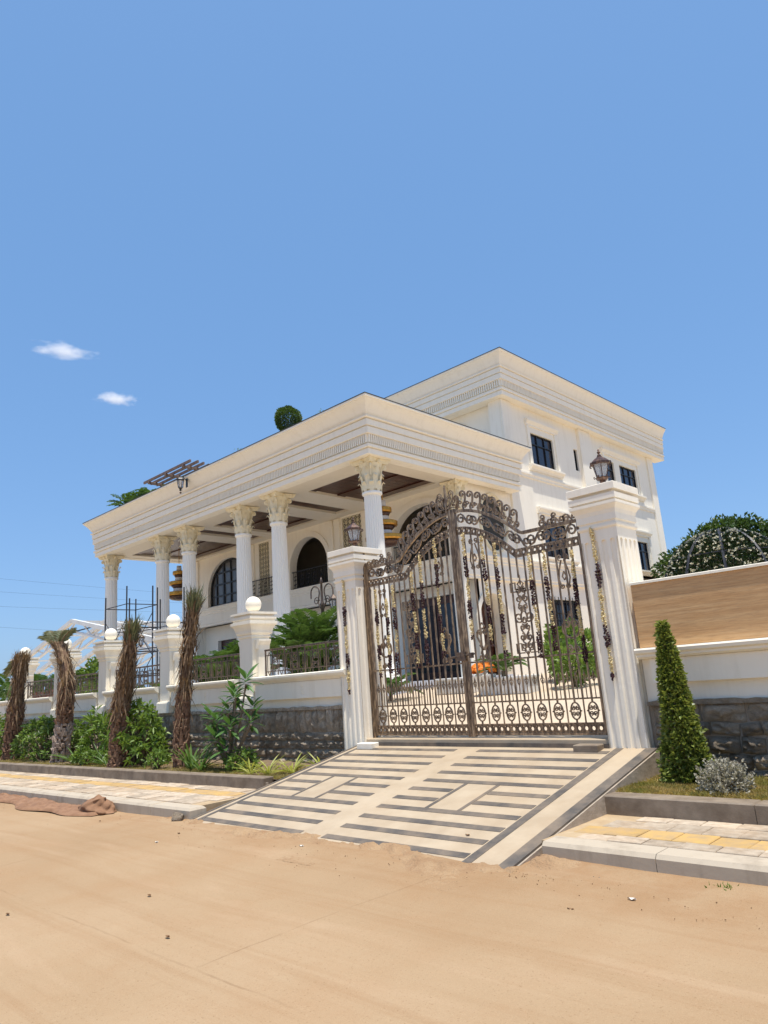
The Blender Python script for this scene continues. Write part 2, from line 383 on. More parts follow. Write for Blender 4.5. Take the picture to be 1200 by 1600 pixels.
def wall_holes(mb, f, u0, u1, v0, v1, holes, depth=.2):
    """sheet wall f(u, v, w) with rectangular holes (ua, ub, va, vb) and reveals of that depth"""
    us = sorted({u0, u1} | {h[0] for h in holes} | {h[1] for h in holes}); vs_ = sorted({v0, v1} | {h[2] for h in holes} | {h[3] for h in holes})
    for a, b in zip(us, us[1:]):
        for c, d in zip(vs_, vs_[1:]):
            mu, mv = (a + b) / 2, (c + d) / 2
            if any(h[0] < mu < h[1] and h[2] < mv < h[3] for h in holes): continue
            mb.quad(f(a, c, 0), f(b, c, 0), f(b, d, 0), f(a, d, 0))
    for a, b, c, d in holes:
        for (p, q, r, s_) in ((a, c, b, c), (b, c, b, d), (b, d, a, d), (a, d, a, c)):
            mb.quad(f(p, q, 0), f(r, s_, 0), f(r, s_, depth), f(p, q, depth))
def arch_pts(cx, hw, vs, rise, n=18):
    return [(cx - hw * math.cos(PI * i / n), vs + rise * math.sin(PI * i / n)) for i in range(n + 1)]
def wall_arch(mb, f, u0, u1, v0, v1, cx, hw, vb, vs, rise, depth=.2, n=18):
    """wall panel u0..u1 with one arched opening"""
    A = arch_pts(cx, hw, vs, rise, n)
    if vb > v0: mb.quad(f(u0, v0, 0), f(u1, v0, 0), f(u1, vb, 0), f(u0, vb, 0))
    mb.quad(f(u0, vb, 0), f(cx - hw, vb, 0), f(cx - hw, v1, 0), f(u0, v1, 0)); mb.quad(f(cx + hw, vb, 0), f(u1, vb, 0), f(u1, v1, 0), f(cx + hw, v1, 0))
    for (a, b), (c, d) in zip(A, A[1:]):
        mb.quad(f(a, b, 0), f(c, d, 0), f(c, v1, 0), f(a, v1, 0)); mb.quad(f(a, b, 0), f(a, b, depth), f(c, d, depth), f(c, d, 0))
    for u in (cx - hw, cx + hw): mb.quad(f(u, vb, 0), f(u, vs, 0), f(u, vs, depth), f(u, vb, depth))
    mb.quad(f(cx - hw, vb, 0), f(cx + hw, vb, 0), f(cx + hw, vb, depth), f(cx - hw, vb, depth))
def arch_band(mb, f, cx, hw, vb, vs, rise, t, w0, w1, n=18):
    """raised arch surround of width t between depths w0 and w1"""
    inn = [(cx - hw, vb)] + arch_pts(cx, hw, vs, rise, n) + [(cx + hw, vb)]
    out = [(cx - hw - t, vb)] + arch_pts(cx, hw + t, vs, rise + t, n) + [(cx + hw + t, vb)]
    for i in range(len(inn) - 1):
        a, b, c, d = inn[i], inn[i + 1], out[i + 1], out[i]
        mb.quad(f(*a, w0), f(*b, w0), f(*c, w0), f(*d, w0))
        mb.quad(f(*d, w0), f(*c, w0), f(*c, w1), f(*d, w1)); mb.quad(f(*a, w0), f(*a, w1), f(*b, w1), f(*b, w0))
def spiral(cx, cz, r, a0, turns, sgn=1, n=14, rmin=.18):
    """points of a spiral that starts at radius r, angle a0, and winds inward"""
    out = []
    for i in range(n + 1):
        k = i / n; a = a0 + sgn * 2 * PI * turns * k; q = r * (1 - (1 - rmin) * k); out.append((cx + q * math.cos(a), cz + q * math.sin(a)))
    return out
def s_scroll(L, r, turns=1.1, n=12):
    """S scroll of length L along +x about the origin, eyes of radius r"""
    a = spiral(-L / 2 + r, 0, r, -PI / 2, turns, -1, n)[::-1]
    b = spiral(L / 2 - r, 0, r, PI / 2, turns, -1, n)
    return a + [(-L / 4 + r * .5, -r * .75), (0, 0), (L / 4 - r * .5, r * .75)] + b
def c_scroll(L, r, turns=1.1, n=12):
    a = spiral(-L / 2 + r, 0, r, PI / 2 + PI, turns, -1, n)[::-1]
    b = spiral(L / 2 - r, 0, r, -PI / 2, turns, 1, n)
    return a + b
def rot2(pts, ang, ox=0, oz=0, mx=1):
    c, s_ = math.cos(ang), math.sin(ang); return [(ox + mx * (x * c - z * s_), oz + x * s_ + z * c) for x, z in pts]
def bez(p0, p1, p2, n=10):
    p0, p1, p2 = Vector(p0), Vector(p1), Vector(p2)
    return [p0 * (1 - t) ** 2 + p1 * 2 * t * (1 - t) + p2 * t * t for t in [i / n for i in range(n + 1)]]
# ------------------------------------------------------------------ ground, road, pavements, ramp, beds, courtyard
structure(MB().box(-3000, 3000, -3000, 3000, -.6, -.05).build('ground', M['ground']))
b = MB()
nx, ny = 90, 44                                             # road sheet, very slightly uneven
xs = np.concatenate([np.linspace(-120, -30, 12)[:-1], np.linspace(-30, 8, 110), np.linspace(8, 60, 6)[1:]]); ys = np.concatenate([np.linspace(-30, -4, 6)[:-1], np.linspace(-4, 5.9, 60)])
gx, gy = np.meshgrid(xs, ys, indexing='ij')
gz = .012 * np.sin(gx * .9 + 1.3 * np.sin(gy * .7)) * np.sin(gy * 1.1 + .5) + .006 * np.sin(gx * 3.1 + gy * 2.3) - .004
# sand drifted against the foot of the ramp and along the kerbs
ed = np.exp(-((gy - (5.20 + .08 * np.sin(gx * 2.3) + .05 * np.sin(gx * 5.1 + 1))) / .20) ** 2)
gz = gz + .02 * ed * ((gx > -9.3) & (gx < -3.55)) * (.7 + .3 * np.sin(gx * 3.7))
gz = gz + .03 * np.exp(-((gy - 5.55) / .22) ** 2) * (gx > -3.55)
V = np.stack([gx, gy, gz], -1).reshape(-1, 3); ny = len(ys); nx = len(xs)
ii = (np.arange(nx - 1)[:, None] * ny + np.arange(ny - 1)[None]).ravel()
o = np_build('road', V, np.stack([ii, ii + ny, ii + ny + 1, ii + 1], 1), M['road']); structure(o)
o.data.polygons.foreach_set('use_smooth', [True] * len(o.data.polygons))

# sand and grit spilled over the foot of the ramp
nx_, ny_ = 420, 70; xs_ = np.linspace(-9.6, -2.6, nx_); ys_ = np.linspace(4.55, 5.95, ny_); gx, gy = np.meshgrid(xs_, ys_, indexing='ij')
def wav(a, b_, c_, d_): return np.sin(gx * a + b_ + 1.7 * np.sin(gy * c_ + gx * d_))
nz_ = .5 * wav(2.3, 0, 3.1, .7) + .35 * wav(5.9, 1, 7.3, 2.1) + .3 * wav(13.7, 2, 15.1, 4.3) + .3 * wav(31, 3, 37, 11)
cy_ = 5.24 + .07 * np.sin(gx * 1.9) + .05 * np.sin(gx * 4.7 + 1)
hz = .034 * np.exp(-((gy - cy_) / .17) ** 2) * (1 + .7 * nz_) + .005 * nz_ * np.exp(-((gy - 5.2) / .35) ** 2) + rng.normal(0, .0016, gx.shape)
inr = (gx > -3.70); hz = np.where(inr, (.05 + .02 * nz_) * np.exp(-((gy - 5.52) / .22) ** 2) * np.exp(-((gx + 3.62) / .35) ** 2) * 1.6, hz)
hz = hz - .014 - .03 * np.clip((np.abs(gx + 6.2) - 2.6) / .8, 0, 1) * (gx < -3.7)
ii = (np.arange(nx_ - 1)[:, None] * ny_ + np.arange(ny_ - 1)[None]).ravel()
structure(np_build('sand_spill', np.stack([gx, gy, hz], -1).reshape(-1, 3), np.stack([ii, ii + ny_, ii + ny_ + 1, ii + 1], 1), M['dirt']))
# --- right pavement: kerb stones, four rows of pavers, granite edging behind
pv = structure(MB().box(-3.765, 6, 5.74, 7.05, -.03, .134).build('pavement', M['bedding']))
for k in range(8):
    x = -3.72 + k * 1.02
    me = MB().prism([(5.66, -.04), (5.66, .108), (5.69, .14), (5.915, .14), (5.915, -.04)], (x + .003, x + 1.017), lambda a, c_, w_: (w_, a, c_)).mesh('kerb_stone', M['kerb']); put('kerb_stone', me, pv)
tm = [MB().cbox(-.148, .148, -.148, .148, -.02, .02, .006).mesh('paver', M['tile']) for _ in range(2)]
tb = [MB().cbox(-.148, .148, -.095, .095, -.02, .02, .006).mesh('paver', M['tile']) for _ in range(1)]
ty = MB().cbox(-.148, .148, -.148, .148, -.02, .02, .006).mesh('yellow_paver', M['yellow'])
def paver(parent, me, x, y, z, name, rz=0, sy=1):
    o = put(name, me, parent, (x, y, z + random.uniform(-.005, .006)), (random.uniform(-.014, .014), random.uniform(-.014, .014), rz + random.uniform(-.012, .012)), (1, sy, 1))
    return o
for k in range(22):
    x = -3.52 + k * .303
    for r_, y, me, n in ((0, 6.02, tb[0], 'paver'), (1, 6.275, ty, 'yellow_paver'), (2, 6.58, tm[0], 'paver'), (3, 6.86, tb[0], 'paver')):
        xx = x + (.13 if r_ % 2 == 0 else 0) + random.uniform(-.006, .006)
        if xx < -3.55 + .12 * (r_ == 3): continue
        paver(pv, me, xx, y, .124, n)
eg = structure(MB().box(-3.86, 6, 6.99, 7.18, 0, .26).build('planting_bed_edging', M['mortar']))
for k in range(5):
    x = -3.86 + k * 1.52
    o = put('edging_stone', MB().cbox(x + .003, x + 1.517, 6.965, 7.20, .0, .315, .012).mesh('edging_stone', M['granite']), eg)

# --- left pavement, laid a hair off the line of the wall
LY = .028
def ly(x, y): return y + (x + 9.3) * LY
pl = structure(MB().add([(-9.0, ly(-9.0, 5.36), -.03), (-45, ly(-45, 5.36), -.03), (-45, ly(-45, 6.9), -.03), (-9.0, ly(-9, 6.9), -.03),
                         (-9.0, ly(-9.0, 5.36), .134), (-45, ly(-45, 5.36), .134), (-45, ly(-45, 6.9), .134), (-9.0, ly(-9, 6.9), .134)],
                        [(0, 1, 2, 3), (7, 6, 5, 4), (0, 4, 5, 1), (1, 5, 6, 2), (2, 6, 7, 3), (3, 7, 4, 0)]).build('pavement', M['bedding']))
ra = math.atan(LY)
kl = MB().cbox(-.495, .495, -.13, .13, -.09, .09, .03).mesh('kerb_stone', M['kerb'])
for k in range(26):
    x = -9.38 - k * 1.0
    put('kerb_stone', kl, pl, (x, ly(x, 5.42), .05), (random.uniform(-.006, .006), 0, ra))
for k in range(66):
    x = -9.1 - k * .303
    for r_, y, me, n in ((0, 5.70, tm[0], 'paver'), (1, 6.005, tm[0], 'paver'), (2, 6.31, ty, 'yellow_paver'), (3, 6.615, tm[1], 'paver')):
        xx = x - (.15 if r_ % 2 else 0)
        if xx > -9.12 - (6.7 - y) * .02: continue
        paver(pl, me, xx, ly(xx, y), .124, n, ra)
# beyond the pickable pavers: the rest as one part
b = MB()
for k in range(66, 112):
    x = -9.1 - k * .303
    for y in (5.70, 6.005, 6.615): b.box(x - .148, x + .148, ly(x, y) - .148, ly(x, y) + .148, .1, .144)
b.build('paver', M['tile'], pl, kind='stuff')
egl = structure(MB().add([(-9.2, ly(-9.2, 6.80), 0), (-45, ly(-45, 6.80), 0), (-45, ly(-45, 6.83), 0), (-9.2, ly(-9.2, 6.83), 0), (-9.2, ly(-9.2, 6.80), .24), (-45, ly(-45, 6.80), .24), (-45, ly(-45, 6.83), .24), (-9.2, ly(-9.2, 6.83), .24)],
                         [(0, 1, 2, 3), (7, 6, 5, 4), (0, 4, 5, 1), (1, 5, 6, 2), (2, 6, 7, 3), (3, 7, 4, 0)]).build('planting_bed_edging', M['mortar']))
el = MB().cbox(-.748, .748, -.10, .10, -.16, .16, .012).mesh('edging_stone', M['granite'])
for k in range(16):
    x = -9.98 - k * 1.5; put('edging_stone', el, egl, (x, ly(x, 6.86), .15), (0, 0, ra))

# --- planting beds
def bed(name, x0, x1, y0f, y1, z, mat, nx, ny):
    xs = np.linspace(x0, x1, nx); V = []
    for x in xs:
        for t_ in np.linspace(0, 1, ny):
            y = y0f(x) + (y1 - y0f(x)) * t_; V.append((x, y, z + .03 * math.sin(x * 2.1 + t_ * 3) * math.sin(x * .7) + random.uniform(-.012, .012) + .03 * t_))
    ii = (np.arange(nx - 1)[:, None] * ny + np.arange(ny - 1)[None]).ravel()
    return structure(np_build(name, np.array(V), np.stack([ii, ii + ny, ii + ny + 1, ii + 1], 1), mat))
bed('planting_bed', -3.84, 6, lambda x: 7.16, 8.5, .29, M['lawn_soil'], 120, 14)
bed('planting_bed', -45, -9.02, lambda x: ly(x, 6.93), 8.5, .26, M['soil'], 260, 12)

# --- driveway ramp: beige slabs, dark granite strips let in, granite edge
def rz(y): return max(0.0, (y - 5.30) / 3.05 * .59)
rp = MB()
rp.prism([(5.1, -.1), (5.2, -.01), (8.42, .604), (8.42, -.1)], (-8.82, -3.79), lambda a, b_, w: (w, a, b_))
ramp = structure(rp.build('driveway_ramp', M['pinkstone']))
def strip(x0, x1, y0, y1, name='granite_strip', h=.004, mat='darkgranite', x2=None, x3=None):
    x2 = x0 if x2 is None else x2; x3 = x1 if x3 is None else x3
    b = MB(); za, zb = rz0(y0), rz0(y1)
    b.add([(x0, y0, za - .02), (x1, y0, za - .02), (x3, y1, zb - .02), (x2, y1, zb - .02), (x0, y0, za + h), (x1, y0, za + h), (x3, y1, zb + h), (x2, y1, zb + h)],
          [(3, 2, 1, 0), (4, 5, 6, 7), (0, 1, 5, 4), (1, 2, 6, 5), (2, 3, 7, 6), (3, 0, 4, 7)])
    return b.build(name, M[mat], ramp)
def rz0(y): return -.01 + (y - 5.2) / 3.22 * .614
for k in range(11):
    y = 5.322 + .286 * k; w = .098
    if k in (4, 5):
        strip(-8.66, -7.99, y, y + w); strip(-7.43, -6.66, y, y + w); strip(-6.27, -5.62, y, y + w); strip(-5.08, -4.32, y, y + w)
    else:
        strip(-8.66, -6.66, y, y + w); strip(-6.27, -4.32, y, y + w)
for x in (-7.97, -7.49, -5.60, -5.14): strip(x, x + .05, 6.272, 7.045)
strip(-8.74, -8.675, 5.25, 8.40, h=.0042); strip(-4.30, -4.20, 5.25, 8.40, h=.0042); strip(-3.92, -3.785, 5.20, 8.41, 'edge_strip', .008); strip(-8.87, -8.825, 5.25, 8.41, 'edge_strip', .006)
# low granite side of the ramp over the right bed
b = MB(); b.prism([(5.2, -.05), (5.25, .0), (8.41, .604), (8.41, .2), (5.6, -.05)], (-3.783, -3.765), lambda a, c_, w: (w, a, c_ - .012)); b.build('side_slab', M['mortar'], ramp)
th = structure(MB().cbox(-9.0, -3.90, 8.43, 9.0, .45, .70, .008).build('gate_threshold', M['pinkstone']))
MB().box(-8.42, -4.38, 8.39, 8.427, .60, .655).build('threshold_shade_strip', M['darkgranite'], th)  # dark strip stands in for the shade at the foot of the gate

# --- courtyard behind the wall, rising gently to the house
pts = [(8.6, .66), (16, 1.02), (21, 1.36), (24, 1.40), (70, 1.44)]
b = MB()
for (y0, z0), (y1, z1) in zip(pts, pts[1:]):
    for k in range(12):
        x0, x1 = -80 + k * 8, -72 + k * 8; b.add([(x0, y0, z0), (x1, y0, z0), (x1, y1, z1), (x0, y1, z1)], [(0, 1, 2, 3)])
structure(b.build('courtyard', M['courtyard']))
def cz(y):
    for (y0, z0), (y1, z1) in zip(pts, pts[1:]):
        if y <= y1: return z0 + (z1 - z0) * (y - y0) / (y1 - y0)
    return 1.44
# ------------------------------------------------------------------ boundary walls
def stone_mesh(seed, mat='stone', rough=.32):
    """a rough-dressed block about 1 x .5 x 1, its face broken by chisel work"""
    r = random.Random(seed); n = 7; b = MB(); vs = []; tilt = r.uniform(-.35, .35); bul = r.uniform(.2, .75)
    for j in range(n):
        for i in range(n):
            u, v = i / (n - 1) - .5, j / (n - 1) - .5
            e = min(1.0, 5.5 * min(.5 - abs(u), .5 - abs(v)))
            c = .04 if max(abs(u), abs(v)) > .49 else .0
            vs.append((u * (1 - c * r.uniform(.0, 3.4)) + r.uniform(-.05, .05) * (e > 0), -.15 - e * (.30 + bul * (.25 - u * u) * (.25 - v * v) * 4 + v * tilt * .9 + r.uniform(-rough, rough) * 1.0), v * (1 - c * r.uniform(.0, 3.4)) + r.uniform(-.05, .05) * (e > 0)))
    fs = [(j * n + i, j * n + i + 1, (j + 1) * n + i + 1, (j + 1) * n + i) for j in range(n - 1) for i in range(n - 1)]
    b.add(vs, fs)
    b.box(-.48, .48, -.16, .3, -.48, .48)
    return b.mesh('stone', M[mat], True)
SM = [stone_mesh(i) for i in range(16)]
def stone_course(parent, x0, x1, z0, z1, wmin, wmax, y, depth, lim=None):
    x = x0
    while x < x1 - .02:
        w = min(random.uniform(wmin, wmax), x1 - x)
        if x1 - x - w < wmin * .5: w = x1 - x
        o = put('stone', random.choice(SM), parent, (x + w / 2, y, (z0 + z1) / 2 + random.uniform(-.008, .008)), (0, random.choice((0, PI)) + random.uniform(-.13, .13), 0),
                ((w - .012) * 1.0, depth * random.uniform(.8, 1.25), (z1 - z0 - .012)))
        x += w
# ---- right wall
rw = thing('boundary_wall', 'boundary wall right of the gate with brown travertine face over rough dark stone', 'wall', (-3.8, 8.6, .3))
MB().box(-3.86, 6, 8.52, 8.9, .1, 1.11).build('stone_base', M['mortar'], rw)
for z0, z1, a, c in ((.20, .38, .16, .34), (.38, .54, .16, .36), (.54, .73, .18, .40), (.73, .88, .18, .38), (.88, 1.10, .34, .60)):
    stone_course(rw, -3.82, 4.4, z0, z1, a, c, 8.52, .15 if z0 < .8 else .10)
MB().box(-3.85, 6, 8.50, 8.9, 1.12, 1.66).build('recess_band', M['wall_paint'], rw)
MB().cbox(-3.72, 6, 8.42, 8.497, 1.345, 1.628, .004).build('panel', M['wall_paint'], rw)
b = MB(); b.prism([(8.497, 1.63), (8.39, 1.63), (8.35, 1.655), (8.35, 1.68), (8.31, 1.70), (8.30, 1.735), (8.31, 1.755), (8.497, 1.76), (8.9, 1.76), (8.9, 1.667), (8.497, 1.667)], (-3.84, 6), lambda a, c_, w: (w, a, c_)); b.build('ledge', M['wall_paint'], rw)
for k in range(5):
    x0 = -3.82 + k * 1.96
    MB().cbox(x0 + .002, x0 + 1.957, 8.43, 8.9, 1.762, 2.525, .003).build('travertine_slab', M['travertine'], rw)
MB().cbox(-3.83, 6, 8.41, 8.92, 2.526, 2.56, .006).build('coping', M['wall_paint'], rw)
b = MB(); xs = np.arange(-3.84, 4.5, .11); tp = [1.135 + random.uniform(-.008, .008) for _ in xs]; fr = [8.45 + random.uniform(-.016, .012) for _ in xs]
for i in range(len(xs) - 1):
    b.add([(xs[i], fr[i], 1.085), (xs[i + 1], fr[i + 1], 1.085), (xs[i + 1], fr[i + 1], tp[i + 1]), (xs[i], fr[i], tp[i]), (xs[i], 8.6, tp[i]), (xs[i + 1], 8.6, tp[i + 1]), (xs[i], 8.6, 1.085), (xs[i + 1], 8.6, 1.085)], [(0, 1, 2, 3), (3, 2, 5, 4), (0, 6, 7, 1)])
b.build('capping_course', M['stone'], rw)
# faint carved rosette on the travertine, as on the plaster panels
def rosette(parent, x, y, z, s=1.0, mat='wall_paint'):
    b = MB()
    for kx in (-1, 1):
        for kz in (-1, 0, 1):
            b.tube([(x + kx * (.022 * s + q[0] * .5), y, z + kz * .055 * s + q[1]) for q in spiral(0, 0, .028 * s, PI / 2, .9, kx, 9)], .0045 * s, 4)
    return b.build('carved_ornament', M[mat], parent)
rosette(rw, -1.72, 8.428, 1.93, .9, 'wall_paint')

# ---- left wall
lw = thing('boundary_wall', 'long cream boundary wall left of the gate on a dark rubble base', 'wall', (-9.2, 8.6, .3))
MB().box(-46, -9.0, 8.50, 8.9, .1, 1.20).build('stone_base', M['mortar'], lw)
stone_course(lw, -15.4, -9.19, .80, 1.20, .13, .24, 8.50, .10)
for z0, z1 in ((.20, .36), (.36, .52), (.52, .66), (.66, .80)): stone_course(lw, -15.4, -9.19, z0, z1, .12, .30, 8.50, .105)
b = MB()
for z0, z1, a, c in ((.80, 1.20, .15, .30), (.2, .4, .14, .3), (.4, .6, .14, .3), (.6, .8, .14, .3)):
    x = -45.5
    while x < -15.5:
        w = min(random.uniform(a, c), -15.4 - x); m_ = random.choice(SM); k = .09 if z0 > .7 else .16
        b.add([(x + w / 2 + v.co.x * (w - .012), 8.50 + v.co.y * k, (z0 + z1) / 2 + v.co.z * (z1 - z0 - .012)) for v in m_.vertices], [tuple(p.vertices) for p in m_.polygons]); x += w
b.build('stone', M['stone'], lw, kind='stuff')
b = MB()                                                   # rough capping course of the base
xs = np.arange(-46, -8.98, .12); top = [1.245 + random.uniform(-.012, .012) for _ in xs]; fr = [8.445 + random.uniform(-.022, .016) for _ in xs]
for i in range(len(xs) - 1):
    b.add([(xs[i], fr[i], 1.19), (xs[i + 1], fr[i + 1], 1.19), (xs[i + 1], fr[i + 1], top[i + 1]), (xs[i], fr[i], top[i]), (xs[i], 8.6, top[i]), (xs[i + 1], 8.6, top[i + 1]), (xs[i], 8.6, 1.19), (xs[i + 1], 8.6, 1.19)],
          [(0, 1, 2, 3), (3, 2, 5, 4), (0, 6, 7, 1)])
b.build('capping_course', M['stone'], lw)
MB().box(-46, -9.02, 8.52, 8.86, 1.23, 1.70).build('recess_band', M['wall_paint'], lw)
PX = [-11.98, -15.17, -18.37, -21.25, -24.4, -27.6, -30.8]
edges = [-9.02] + PX
for i in range(len(edges)):
    xr = edges[i] - (.25 if i else .0); xl = (edges[i + 1] + .30) if i + 1 < len(edges) else -46
    if i: xr = edges[i] - .30
    MB().cbox(xl, xr, 8.43, 8.519, 1.40, 1.70, .004).build('panel', M['wall_paint'], lw)
    b = MB(); b.prism([(8.519, 1.703), (8.42, 1.703), (8.40, 1.725), (8.355, 1.755), (8.335, 1.78), (8.325, 1.80), (8.325, 1.832), (8.34, 1.845), (8.90, 1.85), (8.90, 1.703)], (xl - .04, xr + .04 if i else xr), lambda a, c_, w: (w, a, c_)); b.build('ledge', M['wall_paint'], lw)
    if i < 3: rosette(lw, (xl + xr) / 2 + .1, 8.428, 1.55, 1.0)

# ---- piers with ball finials
def make_pier(loc, label):
    t = thing('wall_pier', label, 'pier', loc, 'piers of the left boundary wall')
    x, y, z = loc
    w = .215
    MB().cbox(x - .275, x + .275, y - .275, y + .25, z, z + .22, .006).cbox(x - .26, x + .26, y - .26, y + .25, z + .22, z + .245, .01).build('pier_base', M['wall_paint'], t)
    MB().cbox(x - w, x + w, y - w, y + w, z + .245, z + 1.45, .012).build('shaft', M['wall_paint'], t)
    b = MB(); sq = [(x - w, y - w), (x + w, y - w), (x + w, y + w), (x - w, y + w)]
    profile_sweep(b, sq, [(-.1, 1.38 + z), (.012, 1.38 + z), (.025, 1.40 + z), (.012, 1.42 + z), (.012, 1.44 + z), (.04, 1.455 + z), (.05, 1.48 + z), (.05, 1.515 + z), (.065, 1.56 + z), (.09, 1.61 + z), (.125, 1.645 + z), (.125, 1.70 + z), (.085, 1.71 + z), (.085, 1.735 + z), (.115, 1.745 + z), (.115, 1.80 + z), (.07, 1.81 + z), (.07, 1.835 + z), (.125, 1.84 + z), (.125, 1.885 + z), (-.1, 1.89 + z)], True)
    b.box(x - .14, x + .14, y - .14, y + .14, z + 1.37, z + 1.889)
    b.build('pier_cap', M['wall_paint'], t)
    for s_ in (-1, 1):
        xs_ = sorted((x + s_ * (w - .01), x + s_ * (w + .085))); b = MB()
        b.box(xs_[0], xs_[1], y - .12, y + .12, z + .60, z + 1.15)
        a0 = x + s_ * (w - .01)
        b.prism([(0, 1.15), (.095, 1.15), (.105, 1.22), (.14, 1.28), (.15, 1.30), (.15, 1.335), (0, 1.335)], (y - .15, y + .15), lambda a, c_, q: (a0 + s_ * a, q, z + c_)); b.build('side_bracket', M['wall_paint'], t)
    b = MB(); b.lathe([(.07, 1.885), (.07, 1.90), (.055, 1.905), (.055, 1.925)], (x, y, z), 14); b.ball((x, y, z + 2.065), .165, 20, 14); b.build('ball_finial', M['wall_paint'], t, True)
    return t
PL = ['cream pier with ball finial nearest the gate, beside the frangipani', 'cream ball topped pier standing behind the tall bare palm trunk', 'cream ball topped pier just right of the scaffold legs and behind the shaggy palm', 'cream ball topped pier hidden behind the forked palm trunk', 'distant cream ball topped pier behind the leftmost stubby palm', 'far cream pier at the left edge of the photograph', 'farthest cream pier of the left wall']
p0 = make_pier((PX[0], 8.66, 1.25), PL[0])
for i in range(1, 5): dup_thing(p0, (PX[i], 8.66, 1.25), 0, PL[i])

# ---- railings on the wall between the piers
def railing_parts(t, x0, x1, y, z0, h, mat='railmetal', fine=True, medallions=True):
    L = x1 - x0
    MB().cbox(x0, x1, y - .028, y + .028, z0 + h - .035, z0 + h, .006).build('top_rail', M[mat], t)
    for zz in (.075, h - .13): MB().box(x0, x1, y - .009, y + .009, z0 + zz, z0 + zz + .016).build('rail', M[mat], t)
    n = max(3, round(L / .62)); st = L / n
    for k in range(n + 1): MB().box(x0 + k * st - .012, x0 + k * st + .012, y - .012, y + .012, z0, z0 + h - .036).build('post', M[mat], t)
    for k in range(n):
        a = x0 + k * st; c = a + st / 2; b = MB()
        for q in (-.31, .31):                                 # pointed loops beside a pierced medallion
            xx = c + q * st; w = .055
            b.tube([(xx - w, y, z0 + .08), (xx - w, y, z0 + h - .16), (xx, y, z0 + h - .06), (xx + w, y, z0 + h - .16), (xx + w, y, z0 + .10), (xx, y, z0 + .005), (xx - w, y, z0 + .09)], .008, 4)
            b.build('loop', M[mat], t); b = MB()
        for s_ in (-1, 1):
            b.box(c + s_ * .085 - .008, c + s_ * .085 + .008, y - .008, y + .008, z0 + .01, z0 + h - .036)
            for zc in (.17, .27, .37):
                b.tube([(c + s_ * (.042 + q[0]), y, z0 + zc * h / .5 + q[1]) for q in spiral(0, 0, .040, PI / 2 + PI * .5, 1.2, 1, 10)], .007, 4)
        b.tube([(c, y, z0 + .09), (c - .06, y, z0 + .13), (c, y, z0 + .19), (c + .06, y, z0 + .13), (c, y, z0 + .09)], .007, 4)
        b.tube([(c, y, z0 + h - .22), (c - .06, y, z0 + h - .17), (c, y, z0 + h - .12), (c + .06, y, z0 + h - .17), (c, y, z0 + h - .22)], .007, 4)
        b.build('medallion', M[mat], t)
RL = ['dark bronze railing on the wall between gate pillar and nearest pier', 'dark bronze railing on the wall behind the frangipani, second bay from the gate', 'dark bronze railing on the wall right of the shaggy palm', 'dark bronze railing on the wall in front of the red leaved shrubs', 'dark bronze railing on the wall between the two leftmost palms']
for i in range(5):
    x1 = (PX[i - 1] - .36) if i else -9.2; x0 = PX[i] + .36
    t = thing('wall_railing', RL[i], 'railing', (x0, 8.66, 1.85), 'railings along the left boundary wall'); railing_parts(t, x0, x1, 8.66, 1.852, .52)
# ------------------------------------------------------------------ gate pillars, lanterns, gate leaves, garlands
def make_pillar(loc, label):
    t = thing('gate_pillar', label, 'gate pillar', loc, 'fluted pillars of the driveway gate')
    x, y, z = loc; w = .255; d = .28
    zt = z + 2.72
    b = MB(); g = .022
    b.box(x - w + g, x + w - g, y - d + g, y + d - g, z - .15, zt)
    fw = .075; n = 4; rib = (2 * w - n * fw) / (n + 1)          # flutes: raised ribs between sunk channels, the channels end in a rounded head
    for face in range(4):
        half = w if face in (0, 2) else d; dep = d if face in (0, 2) else w
        fl = fw; rb = (2 * half - n * fl) / (n + 1)
        def P(u, v, q):
            if face == 0: return (x + u, y - dep + q, v)
            if face == 1: return (x + dep - q, y + u, v)
            if face == 2: return (x - u, y + dep - q, v)
            return (x - dep + q, y - u, v)
        for k in range(n + 1):
            u0 = -half + k * (rb + fl); u1 = u0 + rb
            bev = .012
            prof = [(u0 - (0 if k == 0 else bev), g), (u0, 0), (u1, 0), (u1 + (0 if k == n else bev), g)]
            b.prism(prof, (z - .15, zt - .16), lambda a, c_, q: P(a, q, c_))
        b.add([P(-half, zt - .16, 0), P(half, zt - .16, 0), P(half, zt, 0), P(-half, zt, 0)], [(0, 1, 2, 3)])
        for k in range(n):
            u0 = -half + rb + k * (rb + fl); A = [(u0 + fl / 2 - fl / 2 * math.cos(PI * i / 8), zt - .16 - .045 + .040 * math.sin(PI * i / 8)) for i in range(9)]
            for (a, c_), (e, h_) in zip(A, A[1:]):
                b.quad(P(a, c_, 0), P(e, h_, 0), P(e, zt - .16, 0), P(a, zt - .16, 0)); b.quad(P(a, c_, 0), P(a, c_, g), P(e, h_, g), P(e, h_, 0))
    b.build('shaft', M['gate_plaster'], t)
    sq = [(x - w, y - d), (x + w, y - d), (x + w, y + d), (x - w, y + d)]; c = MB(); h = zt
    profile_sweep(c, sq, [(-.1, h - .02), (.008, h - .02), (.022, h), (.022, h + .025), (.0, h + .03), (.0, h + .065), (.02, h + .075), (.02, h + .11), (.018, h + .16), (.03, h + .21), (.056, h + .25), (.070, h + .265), (.074, h + .275), (.074, h + .31), (.042, h + .315), (.042, h + .332), (.072, h + .335), (.072, h + .41), (.015, h + .415), (.015, h + .445), (.080, h + .45), (.080, h + .54), (.075, h + .545), (-.1, h + .55)], True)
    c.box(x - .17, x + .17, y - .19, y + .19, h, h + .549)
    c.build('capital', M['gate_plaster'], t)
    return t
gp = make_pillar((-4.125, 8.68, .60), 'fluted cream gate pillar between the gate and the travertine wall')
